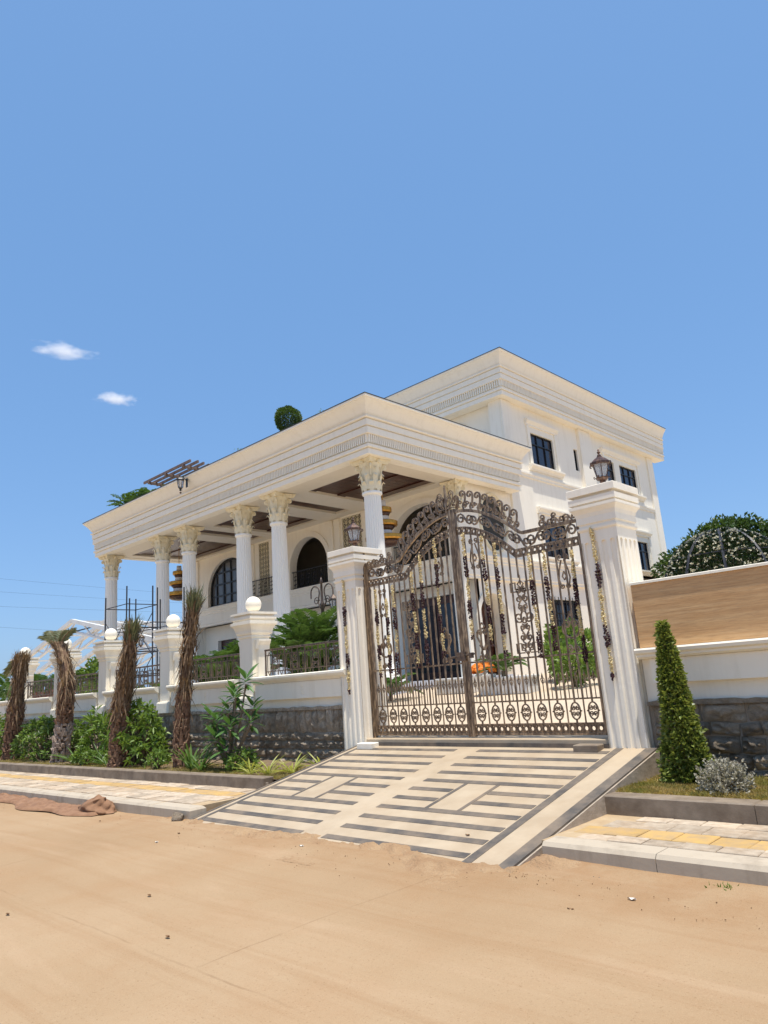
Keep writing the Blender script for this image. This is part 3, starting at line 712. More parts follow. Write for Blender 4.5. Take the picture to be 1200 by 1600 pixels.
dup_thing(gp, (-8.92, 8.68, .63), 0, 'fluted cream gate pillar left of the gate, joining the railed wall')
for x, lab in ((-8.52, 'small pale stone block at the foot of the left gate pillar'), (-4.62, 'grey stone block on the ramp against the right gate pillar')):
    tag(MB().cbox(x - .16, x + .17, 8.22, 8.40, .555, .655, .01).build('stone_block', M['gate_plaster' if x < -6 else 'granite']), lab, 'stone block')

def make_lantern(loc, label, s=1.0, group='lanterns on the gate pillars'):
    t = thing('lantern', label, 'lantern', loc, group)
    def L(prof, name, mat, n=6, smooth=False, ph=0):
        b = MB(); b.lathe([(r * s, z * s) for r, z in prof], loc, n, ph); return b.build(name, M[mat], t, smooth)
    L([(.085, 0), (.085, .015), (.06, .03), (.05, .06), (.042, .12), (.05, .135), (.05, .15)], 'stem', 'copper', 12, True)
    L([(.05, .15), (.085, .165), (.11, .19), (.115, .205), (.09, .21)], 'cup', 'copper', 6)
    for k in range(6):                                          # six glass panes and the ribs between them
        a0, a1 = 2 * PI * k / 6, 2 * PI * (k + 1) / 6; b = MB()
        p = [(loc[0] + r * s * math.cos(a), loc[1] + r * s * math.sin(a), loc[2] + z * s) for r, z, a in ((.085, .212, a0), (.085, .212, a1), (.135, .43, a1), (.135, .43, a0))]
        q = [(loc[0] + r * s * math.cos(a), loc[1] + r * s * math.sin(a), loc[2] + z * s) for r, z, a in ((.081, .212, a0), (.081, .212, a1), (.131, .43, a1), (.131, .43, a0))]
        b.add(p + q, [(0, 1, 2, 3), (7, 6, 5, 4), (0, 4, 5, 1), (1, 5, 6, 2), (2, 6, 7, 3), (3, 7, 4, 0)]); b.build('pane', M['lampglass'], t)
        b = MB(); b.tube([(loc[0] + r * s * math.cos(a0), loc[1] + r * s * math.sin(a0), loc[2] + z * s) for r, z in ((.088, .205), (.138, .435))], .007 * s, 4); b.build('rib', M['copper'], t)
        b = MB(); m = (a0 + a1) / 2
        b.tube([(loc[0] + r * s * math.cos(m), loc[1] + r * s * math.sin(m), loc[2] + z * s) for r, z in ((.10, .205), (.13, .195), (.135, .22), (.12, .23))], .010 * s, 4); b.tube([(loc[0] + r * s * math.cos(a0), loc[1] + r * s * math.sin(a0), loc[2] + z * s) for r, z in ((.150, .45), (.185, .455), (.19, .425), (.17, .41))], .013 * s, 4)
        b.build('corner_scroll', M['copper'], t)
    L([(.150, .43), (.165, .437), (.165, .47), (.15, .485), (.10, .53), (.06, .555), (.045, .575)], 'roof', 'copper', 6)
    L([(.045, .572), (.03, .59), (.034, .60), (.018, .612), (.014, .63), (.028, .64), (.028, .655), (.012, .668), (.016, .69), (.006, .71)], 'finial', 'copper', 10, True)
    b = MB(); b.lathe([(.012 * s, .21 * s), (.012 * s, .27 * s), (.026 * s, .29 * s), (.03 * s, .33 * s), (.012 * s, .37 * s)], loc, 8); b.build('bulb', M['white_pot'], t, True)
    return t
l0 = make_lantern((-4.10, 8.70, 3.872), 'copper hexagonal lantern on top of the right gate pillar', .80)
dup_thing(l0, (-8.95, 8.72, 3.90), 0, 'copper hexagonal lantern on top of the left gate pillar', 1.1)

# ---- gate leaves (u = distance from the hinge side, v = height over the bottom edge)
GZ, GY = .735, 8.62
CX = -6.62                                                     # meeting line
def topv(s):                                                   # upper rail over distance s from the meeting line
    return 3.36 - .57 * (s / 1.20) ** 2 if s < 1.20 else 2.79
def bandv(s): return 3.10 - .535 * (s / 1.07) ** 2 if s < 1.07 else 2.565
def gate_leaf(sgn, hinge, meet, label):
    t = thing('gate_leaf', label, 'gate', (hinge, GY, GZ), 'two leaves of the driveway gate')
    Wd = abs(meet - hinge)
    def X(u): return hinge + sgn * u                           # sgn +1: left leaf
    def P(u, v, y=0.0): return (X(u), GY + y, GZ + v)
    def bar(b, u0, u1, v0, v1, d=.012, y=0.0):
        a, c = sorted((X(u0), X(u1))); b.box(a, c, GY - d + y, GY + d + y, GZ + v0, GZ + v1)
    def mk(name, fn, mat='bronze', **k):
        b = MB(); fn(b); return b.build(name, M[mat], t, **k)
    def tb(b, pts, r=.011, n=4): b.tube([P(u, v) for u, v in pts], r * 1.55, n)
    su = lambda u: Wd - u                                      # u -> distance from meeting line
    mk('hinge_stile', lambda b: bar(b, 0, .05, 0, 2.84, .025))
    mk('meeting_stile', lambda b: bar(b, Wd - .06, Wd, -.02, 3.40, .03))
    mk('bottom_rail', lambda b: bar(b, .05, Wd - .06, 0, .028, .018))
    mk('band_rail', lambda b: bar(b, .05, Wd - .06, .138, .156, .014))
    mk('lower_rail', lambda b: bar(b, .05, Wd - .06, .448, .468, .016))
    mk('middle_rail', lambda b: bar(b, -.02, Wd - .06, 1.025, 1.048, .018))
    N = 40; uu = [.03 + (Wd - .06) * i / N for i in range(N + 1)]
    mk('top_rail', lambda b: b.tube([P(u, topv(su(u))) for u in uu], .032, 4))
    mk('pierced_band_rail', lambda b: b.tube([P(u, bandv(su(u))) for u in uu], .014, 4))
    mk('pierced_band_rail', lambda b: b.tube([P(u, bandv(su(u)) - .105) for u in uu], .014, 4))
    def pierced(b, v0f, h, n):
        for k in range(n):
            u0 = .05 + (Wd - .11) * k / n; u1 = .05 + (Wd - .11) * (k + 1) / n; va, vb = v0f(su(u0)), v0f(su(u1))
            c = ((u0 + u1) / 2, (va + vb) / 2 + h / 2); r = min(u1 - u0, h) * .27
            o = [(u0, va), ((u0 + u1) / 2, (va + vb) / 2), (u1, vb), (u1, vb + h / 2), (u1, vb + h), ((u0 + u1) / 2, (va + vb) / 2 + h), (u0, va + h), (u0, va + h / 2)]
            i_ = [(c[0] + r * math.cos(a), c[1] + r * math.sin(a)) for a in [R(225 + 45 * q) for q in range(8)]]
            for yy in (-.006, .006):
                vs = [P(*q, yy) for q in o] + [P(*q, yy) for q in i_]; b.add(vs, [(q, (q + 1) % 8, 8 + (q + 1) % 8, 8 + q) for q in range(8)])
            b.tube([P(c[0] + r * 1.12 * math.cos(a), c[1] + r * 1.12 * math.sin(a), -.008) for a in [R(36 * q) for q in range(10)]], .006, 4, True)
            for q in (0, 2, 4, 6): b.tube([P(c[0] + r * 1.45 * math.cos(R(45 + 45 * q)), c[1] + r * 1.45 * math.sin(R(45 + 45 * q)), -.012), P(c[0] + r * 2.0 * math.cos(R(45 + 45 * q)), c[1] + r * 2.0 * math.sin(R(45 + 45 * q)), -.012)], .006, 3)
    mk('pierced_band', lambda b: pierced(b, lambda s: .030, .108, 20), kind='stuff')
    mk('pierced_band', lambda b: pierced(b, lambda s: bandv(s) - .095, .085, 22), kind='stuff')
    # upright bars and short spears
    st = (Wd - .11) / 16; decor_u = Wd * .49
    dec = {3: (1.56, 1.95), 8: (1.06, 2.14), 13: (1.55, 2.45)}
    for k in range(17):
        u = .05 + st * k
        if k in (0, 16): continue
        top = bandv(su(u)) - .105
        segs = [(.468, top)]
        if k == 8: segs = [(.468, 1.025), (2.16, top)]
        for a, c in segs: mk('bar', lambda b: bar(b, u - .0105, u + .0105, a, c, .0105))
    for k in range(16):
        u = .05 + st * (k + .5)
        def spear(b):
            bar(b, u - .0055, u + .0055, .468, .72, .0055)
            b.lathe([(.006, .70), (.013, .72), (.006, .735), (.016, .765), (.002, .82)], (X(u), GY, GZ), 5)
            for q in (-1, 1): tb(b, [(u, .66), (u + q * .022, .70), (u + q * .032, .735), (u + q * .022, .75), (u + q * .016, .735)], .0045, 3)
        mk('spear', spear)
    # row of oval rosettes
    so = (Wd - .11) / 8
    for k in range(8):
        u = .05 + so * (k + .5)
        def oval(b):
            tb(b, [(u + .068 * math.cos(a), .302 + .108 * math.sin(a)) for a in [2 * PI * q / 16 for q in range(16)]] + [(u + .068, .302)], .008)
            for q in (-1, 1):
                tb(b, [(u + q * (.031 + e[0]), .335 + e[1]) for e in spiral(0, 0, .030, PI / 2, 1.3, 1, 10)], .0065)
                tb(b, [(u + q * (.031 + e[0]), .270 - e[1]) for e in spiral(0, 0, .030, PI / 2, 1.3, 1, 10)], .0065)
            bar(b, u - .009, u + .009, .405, .448); bar(b, u - .009, u + .009, .156, .198)
            tb(b, [(u - .09, .302), (u - .068, .302)], .008); tb(b, [(u + .09, .302), (u + .068, .302)], .008)
        mk('oval_rosette', oval)
        if k < 7: mk('bar', lambda b: bar(b, u + so / 2 - .008, u + so / 2 + .008, .156, .448, .008))
    # tall scroll column at mid leaf
    def column(b, u=decor_u):
        for q in (-1, 1):
            for v, r, tr in ((1.20, .05, 1.4), (1.32, .055, 1.4), (1.86, .055, 1.4), (1.98, .05, 1.4)): tb(b, [(u + q * (r + e[0]), v + e[1]) for e in spiral(0, 0, r, PI / 2, tr, 1, 12)], .009)
            tb(b, [(u + q * (.085 + e[0]), 1.60 + e[1]) for e in spiral(0, 0, .082, PI, 1.5, 1, 14)], .010)
            tb(b, [(u + q * (.045 + e[0]), 1.46 + e[1]) for e in spiral(0, 0, .045, PI / 2, 1.4, 1, 12)], .009); tb(b, [(u + q * (.045 + e[0]), 1.735 - e[1]) for e in spiral(0, 0, .045, PI / 2, 1.4, 1, 12)], .009)
            tb(b, [(u, 1.08), (u + q * .05, 1.14), (u, 1.20), (u + q * .06, 1.27), (u + q * .02, 1.36), (u + q * .07, 1.43)], .008); tb(b, [(u, 2.12), (u + q * .05, 2.07), (u, 2.01), (u + q * .06, 1.93), (u + q * .02, 1.84), (u + q * .07, 1.77)], .008)
            for v in (1.16, 2.02): tb(b, [(u + q * .05, v - .055), (u + q * .17, v - .055), (u + q * .17, v + .075), (u + q * .09, v + .075), (u + q * .09, v - .02), (u + q * .02, v - .02)], .009)
        tb(b, [(u + .05 * math.cos(a), 1.60 + .085 * math.sin(a)) for a in [2 * PI * q / 12 for q in range(13)]], .009)
        bar(b, u - .008, u + .008, 1.045, 1.13, .008); bar(b, u - .008, u + .008, 2.06, 2.20, .008)
    mk('scroll_column', column)
    # lyre towards the meeting line, heart towards the hinge, small fleur pieces above
    ul, uh = Wd - .35, .34
    def lyre(b, u=ul):
        for q in (-1, 1):
            tb(b, [(u, 1.20), (u + q * .04, 1.28), (u + q * .105, 1.40), (u + q * .095, 1.47)] + [(u + q * (.048 + e[0]), 1.455 + e[1]) for e in spiral(0, 0, .048, 0, 1.2, 1, 12)], .010)
            tb(b, [(u + q * (.055 + e[0]), 1.10 + e[1]) for e in spiral(0, 0, .050, PI / 2, 1.4, 1, 12)], .009); tb(b, [(u + q * .055, 1.15), (u + q * .03, 1.22), (u + q * .07, 1.28)], .009)
            tb(b, [(u, 1.50), (u + q * .04, 1.545), (u, 1.60)], .008)
    mk('lyre_scroll', lyre)
    def heart(b, u=uh):
        for q in (-1, 1):
            tb(b, [(u, 1.24), (u + q * .075, 1.265), (u + q * .125, 1.34), (u + q * .115, 1.43)] + [(u + q * (.060 + e[0]), 1.42 + e[1]) for e in spiral(0, 0, .055, 0, 1.2, 1, 12)], .011)
            tb(b, [(u, 1.43), (u + q * .04, 1.50), (u + q * .015, 1.54), (u, 1.60)], .008); tb(b, [(u + q * (.06 + e[0]), 1.10 + e[1]) for e in spiral(0, 0, .052, PI / 2, 1.3, 1, 12)], .009)
    mk('heart_scroll', heart)
    def fleur(b, u, v):
        for q in (-1, 1):
            tb(b, [(u + q * .02, v + .20), (u + q * .07, v + .05), (u + q * .085, v - .06), (u + q * .06, v - .15)] + [(u + q * (.042 + e[0]), v - .16 + e[1]) for e in spiral(0, 0, .036, 0, 1.2, -1, 10)], .008)
            tb(b, [(u + q * (.045 + e[0]), v + .24 + e[1]) for e in spiral(0, 0, .042, -PI / 2, 1.3, 1, 10)], .008); tb(b, [(u, v - .08), (u + q * .03, v - .03), (u, v + .04)], .007)
    mk('fleur_scroll', lambda b: fleur(b, uh, 2.10)); mk('fleur_scroll', lambda b: fleur(b, ul, 2.60))
    # S scrolls between the two upper rails, crest of scrolls above
    def place(pts, u, v, ang, mx=1): return [(u + mx * (x * math.cos(ang)) - z * math.sin(ang) * 1, v + x * math.sin(ang) * mx * 0 + 0) for x, z in pts]
    n = 8
    for k in range(n):
        s = .12 + (Wd - .22) * (k + .5) / n; u = Wd - s; mid = (topv(s) + bandv(s)) / 2; sl = (topv(s - .05) - topv(s + .05)) / .1
        q = [(x, z) for x, z in s_scroll(.31, .078, 1.2)]
        if k % 2: q = [(x, -z) for x, z in q]
        mk('band_scroll', lambda b: tb(b, [(u + x, mid + z + x * sl) for x, z in q], .011))
    crest = [.12, .26, .40, .54, .67, .80, .92, 1.04, 1.15]
    for i, s in enumerate(crest):
        u = Wd - s; v = topv(s); sc = 1.25 if i else .95
        def cr(b):
            e = [(x * sc, z * sc) for x, z in spiral(.045, .20, .048, PI, 1.15, -1, 12)][::-1]
            body = e + [(0.0 * sc, .15 * sc), (.01 * sc, .10 * sc), (.05 * sc, .05 * sc), (.04 * sc, .01)]
            tb(b, [(u + x * 1 - .02, v + z + .02) for x, z in body], .011)
            e2 = spiral(-.02, .065, .040, -PI / 2, 1.25, -1, 11); tb(b, [(u + x * sc + .03, v + z * sc + .02) for x, z in e2], .010)
            tb(b, [(u + x * sc + .05, v + z * sc + .02) for x, z in spiral(.03, .11, .030, PI, 1.1, 1, 9)], .008)
        mk('crest_scroll', cr)
    for j in range(3):
        u = .14 + j * .19; v = 2.79
        mk('crest_scroll', lambda b: (tb(b, [(u + x, v + .065 + z) for x, z in s_scroll(.23, .055, 1.2)], .010), tb(b, [(u + .05 + x, v + .15 + z) for x, z in spiral(0, 0, .045, -PI / 2, 1.2, 1 if j % 2 else -1, 10)], .009)) if j else tb(b, [(u + x, v + .065 + z) for x, z in s_scroll(.23, .055, 1.2)], .010))
    return t
lg = gate_leaf(1, -8.60, -6.626, 'left leaf of the ornate bronze scrollwork gate')
rg = gate_leaf(-1, -4.47, -6.616, 'right leaf of the ornate bronze scrollwork gate')
# central crown finial and bolt belong to the left leaf, on its meeting stile
b = MB(); x0 = -6.70
b.box(x0 - .012, x0 + .012, GY - .04, GY - .016, GZ + 3.36, GZ + 3.76); b.lathe([(.012, 3.74), (.02, 3.77), (.004, 3.83)], (x0, GY - .028, GZ), 6)
for q in (-1, 1):
    for a, r, v in ((.16, .05, 3.66), (.10, .036, 3.60), (.21, .045, 3.52)):
        b.tube([(x0, GY - .03, GZ + 3.39), (x0 + q * a * .45, GY - .03, GZ + 3.43), (x0 + q * (a - .02), GY - .03, GZ + v - .10), (x0 + q * a, GY - .03, GZ + v - .01)] + [(x0 + q * (a - r + e[0]), GY - .03, GZ + v + e[1]) for e in spiral(0, 0, r, 0, 1.2, 1, 11)], .010, 4)
b.build('crown_finial', M['bronze'], lg)
b = MB(); b.tube([(-6.86, GY - .05, GZ + 1.13), (-6.42, GY - .05, GZ + 1.16)], .016, 6); b.box(-6.74, -6.58, GY - .06, GY - .03, GZ + 1.07, GZ + 1.20); b.box(-6.50, -6.44, GY - .075, GY - .035, GZ + 1.10, GZ + 1.18); b.build('bolt', M['railmetal'], lg)
for x, l_ in ((-8.635, 'slim bronze post with knob finial carrying the left gate leaf'), (-4.415, 'slim bronze post carrying the right gate leaf')):
    t = thing('gate_post', l_, 'gate post', (x, GY, GZ - .03)); MB().box(x - .028, x + .028, GY - .03, GY + .03, GZ - .035, GZ + 2.86).build('post', M['bronze'], t)
    b = MB(); b.lathe([(.04, 2.86), (.04, 2.88), (.018, 2.90), (.018, 2.93), (.034, 2.96), (.034, 2.99), (.012, 3.02), (.018, 3.05), (.004, 3.09)], (x, GY, GZ), 10); b.build('finial', M['bronze'], t, True)

# ---- flower garlands: strings of jasmine with maroon bands, tied to the gate and the pillars
def flower_seg(n, r, jit):
    b = MB()
    return b
def garland(x, y, ztop, zbot, segs, label, lean=0.0, r=.034, tail=True):
    t = thing('flower_garland', label, 'garland', (x, y, zbot), 'flower garlands on the gate and pillars')
    tot = ztop - zbot; z = ztop; X_ = x
    b = MB(); b.tube([(x, y, ztop + .02), (x, y, zbot)], .003, 3); b.build('string', M['jasmine'], t)
    for f, c in segs:
        h = tot * f; n = max(2, int(h / .021)); b = MB()
        for k in range(n):
            zz = z - h * (k + .5) / n
            if c == 'tassel':
                b.ball((X_ + random.uniform(-.006, .006), y + random.uniform(-.006, .006), zz), .016 if k % 3 else .03, 5, 3, 1.2, .3)
            else:
                rr = r * (.80 if c == 'jasmine' else 1.0) * (1 + .18 * math.sin(zz * 23 + x * 7)); sw = .006 * math.sin(zz * 5 + x * 3)
                for q in range(5):
                    a = random.uniform(0, 2 * PI)
                    b.ball((X_ + sw + rr * .62 * math.cos(a), y + rr * .62 * math.sin(a), zz + random.uniform(-.011, .011)), rr * random.uniform(.30, .62), 4, 3, .7, .5)
        b.build('flower_band', M['rose' if c in ('rose', 'tassel') else 'jasmine'], t); z -= h
    return t
GS = [(.22, 'jasmine'), (.20, 'rose'), (.22, 'jasmine'), (.17, 'rose'), (.14, 'jasmine'), (.05, 'rose')]
GS2 = [(.26, 'jasmine'), (.24, 'rose'), (.26, 'jasmine'), (.24, 'rose')]
gy = GY - .045
for u, zt, zb, sg, lab in (
    (.12, 2.38, .92, GS, 'flower garland at the far left bar of the gate, beside the left pillar'),
    (.36, 2.20, .98, GS2, 'second flower garland from the left pillar, on the left gate leaf'),
    (.53, 2.40, .95, GS2, 'flower garland just left of the scroll column on the left leaf'),
    (.97, 2.55, 1.02, GS, 'flower garland just right of the scroll column on the left leaf'),
    (1.17, 2.80, 1.05, GS2, 'flower garland third from the centre post, on the left leaf'),
    (1.50, 3.00, 1.15, GS, 'flower garland on the left leaf above and right of its lyre scroll'),
    (2.08, 2.98, 1.36, GS, 'flower garland on the right leaf nearest the centre post'),
    (2.42, 2.88, 1.24, GS, 'flower garland on the right leaf just past the lyre scroll'),
    (2.64, 2.72, 1.08, GS, 'flower garland left of the scroll column on the right leaf'),
    (3.20, 2.46, 1.02, GS2, 'flower garland just right of the scroll column on the right leaf'),
    (3.44, 2.46, 1.10, GS2, 'flower garland left of the heart scroll on the right leaf'),
    (3.86, 2.40, .90, GS2, 'flower garland at the far right of the gate beside the right pillar')):
    garland(-8.5 + u, gy, GZ + zt, GZ + zb, sg, lab)
GP = [(.24, 'jasmine'), (.17, 'rose'), (.24, 'jasmine'), (.14, 'rose'), (.17, 'jasmine'), (.04, 'tassel')]
for x, zt, zb, lab in ((-4.20, 3.34, 1.40, 'long flower garland hung on the face of the right gate pillar'), (-8.955, 3.36, 1.42, 'long flower garland hung on the face of the left gate pillar')):
    t = garland(x, 8.378, zt, zb, GP, lab, r=.034)
# ------------------------------------------------------------------ the villa
H = thing('villa', 'large cream villa with tall fluted columns, deep porch and an upper block behind', 'house', (-17.1, 17, 1.3))
FZ = 1.50
XR, YB = -17.1, 22.87
fy = lambda Y: (lambda u, v, w: (u, Y + w, v))                 # wall facing -Y, depth grows inward
fx = lambda X: (lambda u, v, w: (X - w, u, v))                 # wall facing +X
# porch floor and steps
MB().box(-38.4, -16.5, 16.85, 24.6, .6, FZ).build('porch_floor', M['marble'], H)
for k in range(3): MB().box(-36, -18.2, 16.85 - .34 * (k + 1), 16.85 - .34 * k - .003, .6, FZ - .16 * (k + 1)).build('step', M['marble'], H)
for k in range(3): MB().box(-16.5 + .003 + .34 * k, -16.5 + .34 * (k + 1), 23.2 - .0, 26.2, .6, FZ - .14 * (k + 1)).build('step', M['marble'], H)
# columns
CH = 9.43 - FZ
def column_mesh():
    b = MB(); n = 96; prof = []; zs = [.55, .62, 2.2, 3.8, 5.2, 6.56, 6.64]; rs = [.345, .345, .342, .335, .322, .305, .305]
    vs = []; fs = []
    for j, (z, r) in enumerate(zip(zs, rs)):
        for k in range(n):
            a = 2 * PI * k / n; ph = (k % 4)
            dep = .0 if j in (0, len(zs) - 1) else (0, .028, .034, .028)[ph]
            vs.append(((r - dep) * math.cos(a), (r - dep) * math.sin(a), z))
    for j in range(len(zs) - 1):
        for k in range(n): fs.append((j * n + k, j * n + (k + 1) % n, (j + 1) * n + (k + 1) % n, (j + 1) * n + k))
    b.add(vs, fs); b.lathe([(.33, 6.62), (.36, 6.64), (.37, 6.68), (.36, 6.72), (.32, 6.74)], n=32)
    return b.mesh('column', M['white_stone'])
def base_mesh():
    b = MB(); b.cbox(-.50, .50, -.50, .50, 0, .22, .01)
    b.lathe([(.48, .22), (.50, .25), (.50, .31), (.47, .34), (.42, .36), (.41, .39), (.43, .42), (.44, .46), (.42, .49), (.37, .51), (.355, .56)], n=32); return b.mesh('column_base', M['white_stone'])
def capital_mesh(hh=CH - 6.72):
    b = MB(); H_ = hh - .16
    b.lathe([(.315, 0), (.315, .3), (.33, H_ * .6), (.38, H_ * .85), (.44, H_), (.3, H_ + .01)], n=24)
    for row, (z0, h, r0, w, off) in enumerate(((0, .44, .325, .20, 0), (.07, .68, .33, .21, PI / 8))):
        for k in range(8):
            a = 2 * PI * k / 8 + off; vs = []; fs = []; m = 6
            for i in range(m + 1):
                t_ = i / m; z = z0 + h * (t_ if t_ < .84 else .84 + (.84 - t_) * .9); out = r0 + .01 + .035 * t_ + .15 * max(0, t_ - .55) ** 1.2 * 1.9
                ww = w * (.62 + .5 * math.sin(PI * min(1, t_ * .95 + .12)) * .7) * (1 if t_ < .9 else .6) * (1 + .12 * (-1) ** i)
                for q, dz in ((-1, 0), (-.45, .02), (0, .035), (.45, .02), (1, 0)):
                    o = out + dz * .8; ca, sa = math.cos(a), math.sin(a); vs.append((o * ca - q * ww / 2 * sa, o * sa + q * ww / 2 * ca, z))
            for i in range(m):
                for q in range(4): fs.append((i * 5 + q, i * 5 + q + 1, i * 5 + q + 6, i * 5 + q + 5))
            b.add(vs, fs)
    for k in range(4):                                          # corner volutes
        a = PI / 4 + PI / 2 * k; ca, sa = math.cos(a), math.sin(a)
        pts = [(.34, H_ * .55), (.40, H_ * .78)] + [(.475 + x, H_ * .86 + z) for x, z in spiral(0, 0, .095, PI * .75, 1.5, -1, 16)]
        b.tube([(x * ca, x * sa, z) for x, z in pts], .034, 5)
        b.ball((.475 * ca, .475 * sa, H_ * .86), .05, 6, 4)
        for q in (-1, 1):                                       # inner helices on each face
            a2 = a + q * PI / 4 * .64; c2, s2 = math.cos(a2), math.sin(a2)
            b.tube([(.395 * c2 - q * x * s2 * -1, .395 * s2 + q * x * c2 * -1, H_ * .84 + z) for x, z in spiral(0, 0, .062, -PI / 2, 1.3, 1, 12)], .018, 4)
        af = PI / 2 * k; b.ball((.43 * math.cos(af), .43 * math.sin(af), H_ + .05), .085, 8, 6)
    out = []                                                    # concave abacus
    for k in range(4):
        for i in range(7):
            t_ = i / 6 - .5; x = .50; y = t_ * 1.0; x = .50 - .10 * (1 - (2 * t_) ** 2); a = PI / 2 * k; out.append((x * math.cos(a) - y * math.sin(a), x * math.sin(a) + y * math.cos(a)))
    n = len(out); vs = []; fs = []
    for z, s_ in ((H_ - .005, .92), (H_ + .04, .96), (H_ + .06, 1.02), (H_ + .155, 1.08)): vs += [(x * s_, y * s_, z) for x, y in out]
    for j in range(3):
        for k in range(n): fs.append((j * n + k, j * n + (k + 1) % n, (j + 1) * n + (k + 1) % n, (j + 1) * n + k))
    fs += [tuple(range(n - 1, -1, -1)), tuple(3 * n + k for k in range(n))]
    b.add(vs, fs); return b.mesh('capital', M['capital'])
cm, bm, pm = column_mesh(), base_mesh(), capital_mesh()
CXS = [-37.65, -32.05, -29.55, -25.1, -22.6, -17.12]
for x in CXS:
    c = put('column', cm, H, (x, 17.72, FZ)); ORG[c.name] = (0, 0, 0)
    for nm, me, dz in (('column_base', bm, 0), ('capital', pm, 6.72)):
        o = bpy.data.objects.new(nm, me); COL.objects.link(o); o.parent = c; o.location = (0, 0, dz)
# engaged column at the inner right corner of the porch
MB().box(-17.62, -17.02, 22.55, 22.86, FZ, 8.22).build('pilaster', M['plaster'], H)
c = put('capital', pm, H, (-17.2, 22.72, 8.22)); c.scale = (.8, .8, 1)
# porch cornice (entablature)
E0 = 9.43
def entablature(z0, sc, roof=True):
    P_ = [(0, 0), (0, .19), (-.05, .195), (-.05, .225), (.05, .23), (.06, .25), (.06, .34), (-.01, .35), (-.01, .38), (-.05, .40), (-.05, .72), (.09, .725), (.10, .74), (.10, .97), (.03, .975), (.03, 1.01), (.13, 1.015), (.13, 1.24), (.06, 1.245), (.06, 1.275), (.17, 1.28), (.20, 1.30), (.20, 1.345), (.17, 1.36), (.10, 1.365), (.10, 1.395), (.17, 1.47), (.24, 1.60), (.32, 1.72), (.40, 1.81), (.46, 1.86), (.46, 1.885), (.51, 1.90), (.51, 1.965), (.0, 1.97)]
    return [(o, z0 + z * sc) for o, z in P_]
prof = entablature(E0, 1.0)
prof = [(-.45, E0)] + prof + [(-.45, E0 + 1.97)]
path = [(-38.2, 23.4), (-38.2, 17.0), (-16.46, 17.0), (-16.46, 26.62), (-17.0, 26.62)]
b = MB(); profile_sweep(b, path, prof); b.build('cornice', M['plaster'], H)
b = MB(); profile_sweep(b, path, [(-.3, 11.401), (.52, 11.401), (.525, 11.43), (-.3, 11.44)]); b.build('roof_edge', M['flash'], H)
def dentils(b, path, z0, z1, o0, o1, step, w):
    for p, q in zip(path, path[1:]):
        p, q = Vector(p), Vector(q); L = (q - p).length; d = (q - p) / L; nrm = Vector((d.y, -d.x)); n = int(L / step)
        for k in range(n):
            c = p + d * (L * (k + .5) / n)
            a0 = c - d * w / 2 + nrm * o0; a1 = c + d * w / 2 + nrm * o0; a2 = c + d * w / 2 + nrm * o1; a3 = c - d * w / 2 + nrm * o1
            zc = z1 - .03
            b.add([(a0.x, a0.y, z0), (a1.x, a1.y, z0), (a2.x, a2.y, z0), (a3.x, a3.y, z0), (a0.x, a0.y, z1), (a1.x, a1.y, z1), (a2.x, a2.y, z1), (a3.x, a3.y, z1)],
                  [(3, 2, 1, 0), (4, 5, 6, 7), (1, 2, 6, 5), (2, 3, 7, 6), (3, 0, 4, 7)])
b = MB(); dentils(b, path[:4], E0 + .41, E0 + .715, -.05, .055, .105, .056); b.build('dentil', M['plaster'], H, kind='stuff')
# porch ceiling with sunk dark wood panels
PAN = [(-21.6, -17.75, 18.5, 22.25), (-23.95, -23.0, 18.6, 22.25), (-28.75, -25.3, 18.55, 22.25), (-30.6, -29.6, 18.6, 22.25), (-37.0, -31.9, 18.55, 22.5)]
b = MB(); wall_holes(b, lambda u, v, w: (u, v, E0 + .02 + w), -37.76, -16.9, 17.44, YB, [(p[0], p[1], p[2], p[3]) for p in PAN], .14); b.build('porch_ceiling', M['ceiling'], H)
for p in PAN:
    big = p[1] - p[0] > 2
    pn = MB().box(p[0], p[1], p[2], p[3], E0 + .161, E0 + .2).build('ceiling_panel', M['wood'], H)
    n = max(2, round((p[1] - p[0]) / .32))
    for k in range(n):
        a = p[0] + (p[1] - p[0]) * k / n + .008; c = p[0] + (p[1] - p[0]) * (k + 1) / n - .008
        MB().cbox(a, c, p[2] + .01, p[3] - .01, E0 + .135, E0 + .16, .004).build('plank', M['wood'], pn)
    if big:
        for y in (p[2] + .02, p[3] - .5, (p[2] + p[3]) / 2 - .2): MB().box(p[0] + .01, p[1] - .01, y, y + .42, E0 + .085, E0 + .134).build('batten', M['wood'], pn)
MB().box(-38.0, -16.6, 17.2, 26.6, E0 + .25, 11.0).build('porch_roof', M['roof'], H)
MB().box(-38.1, -37.7, 17.2, 23.2, E0 + .001, E0 + .02).build('end_soffit', M['ceiling'], H)
# ---- back wall of the porch, upper floor: arches, lattices, ledge
FY = fy(YB); UZ = 6.42
b = MB()
wall_arch(b, FY, -38.0, -31.35, UZ, 9.45, -33.95, 2.05, UZ + .08, 7.35, 1.75, .3, 24)
for a, c in ((-31.35, -31.0), (-30.1, -29.0), (-24.9, -24.25), (-22.95, -22.2)): b.quad(FY(a, UZ, 0), FY(c, UZ, 0), FY(c, 9.45, 0), FY(a, 9.45, 0))
for a, c in ((-31.0, -30.1), (-24.25, -22.95)): b.quad(FY(a, 9.36, 0), FY(c, 9.36, 0), FY(c, 9.45, 0), FY(a, 9.45, 0))
wall_arch(b, FY, -29.0, -24.9, UZ, 9.45, -26.87, 1.45, UZ, 7.5, 1.46, .4, 24)
wall_arch(b, FY, -22.2, -17.1, UZ, 9.45, -19.3, 1.8, UZ, 7.45, 1.5, .4, 24)
b.build('porch_wall', M['plaster'], H)
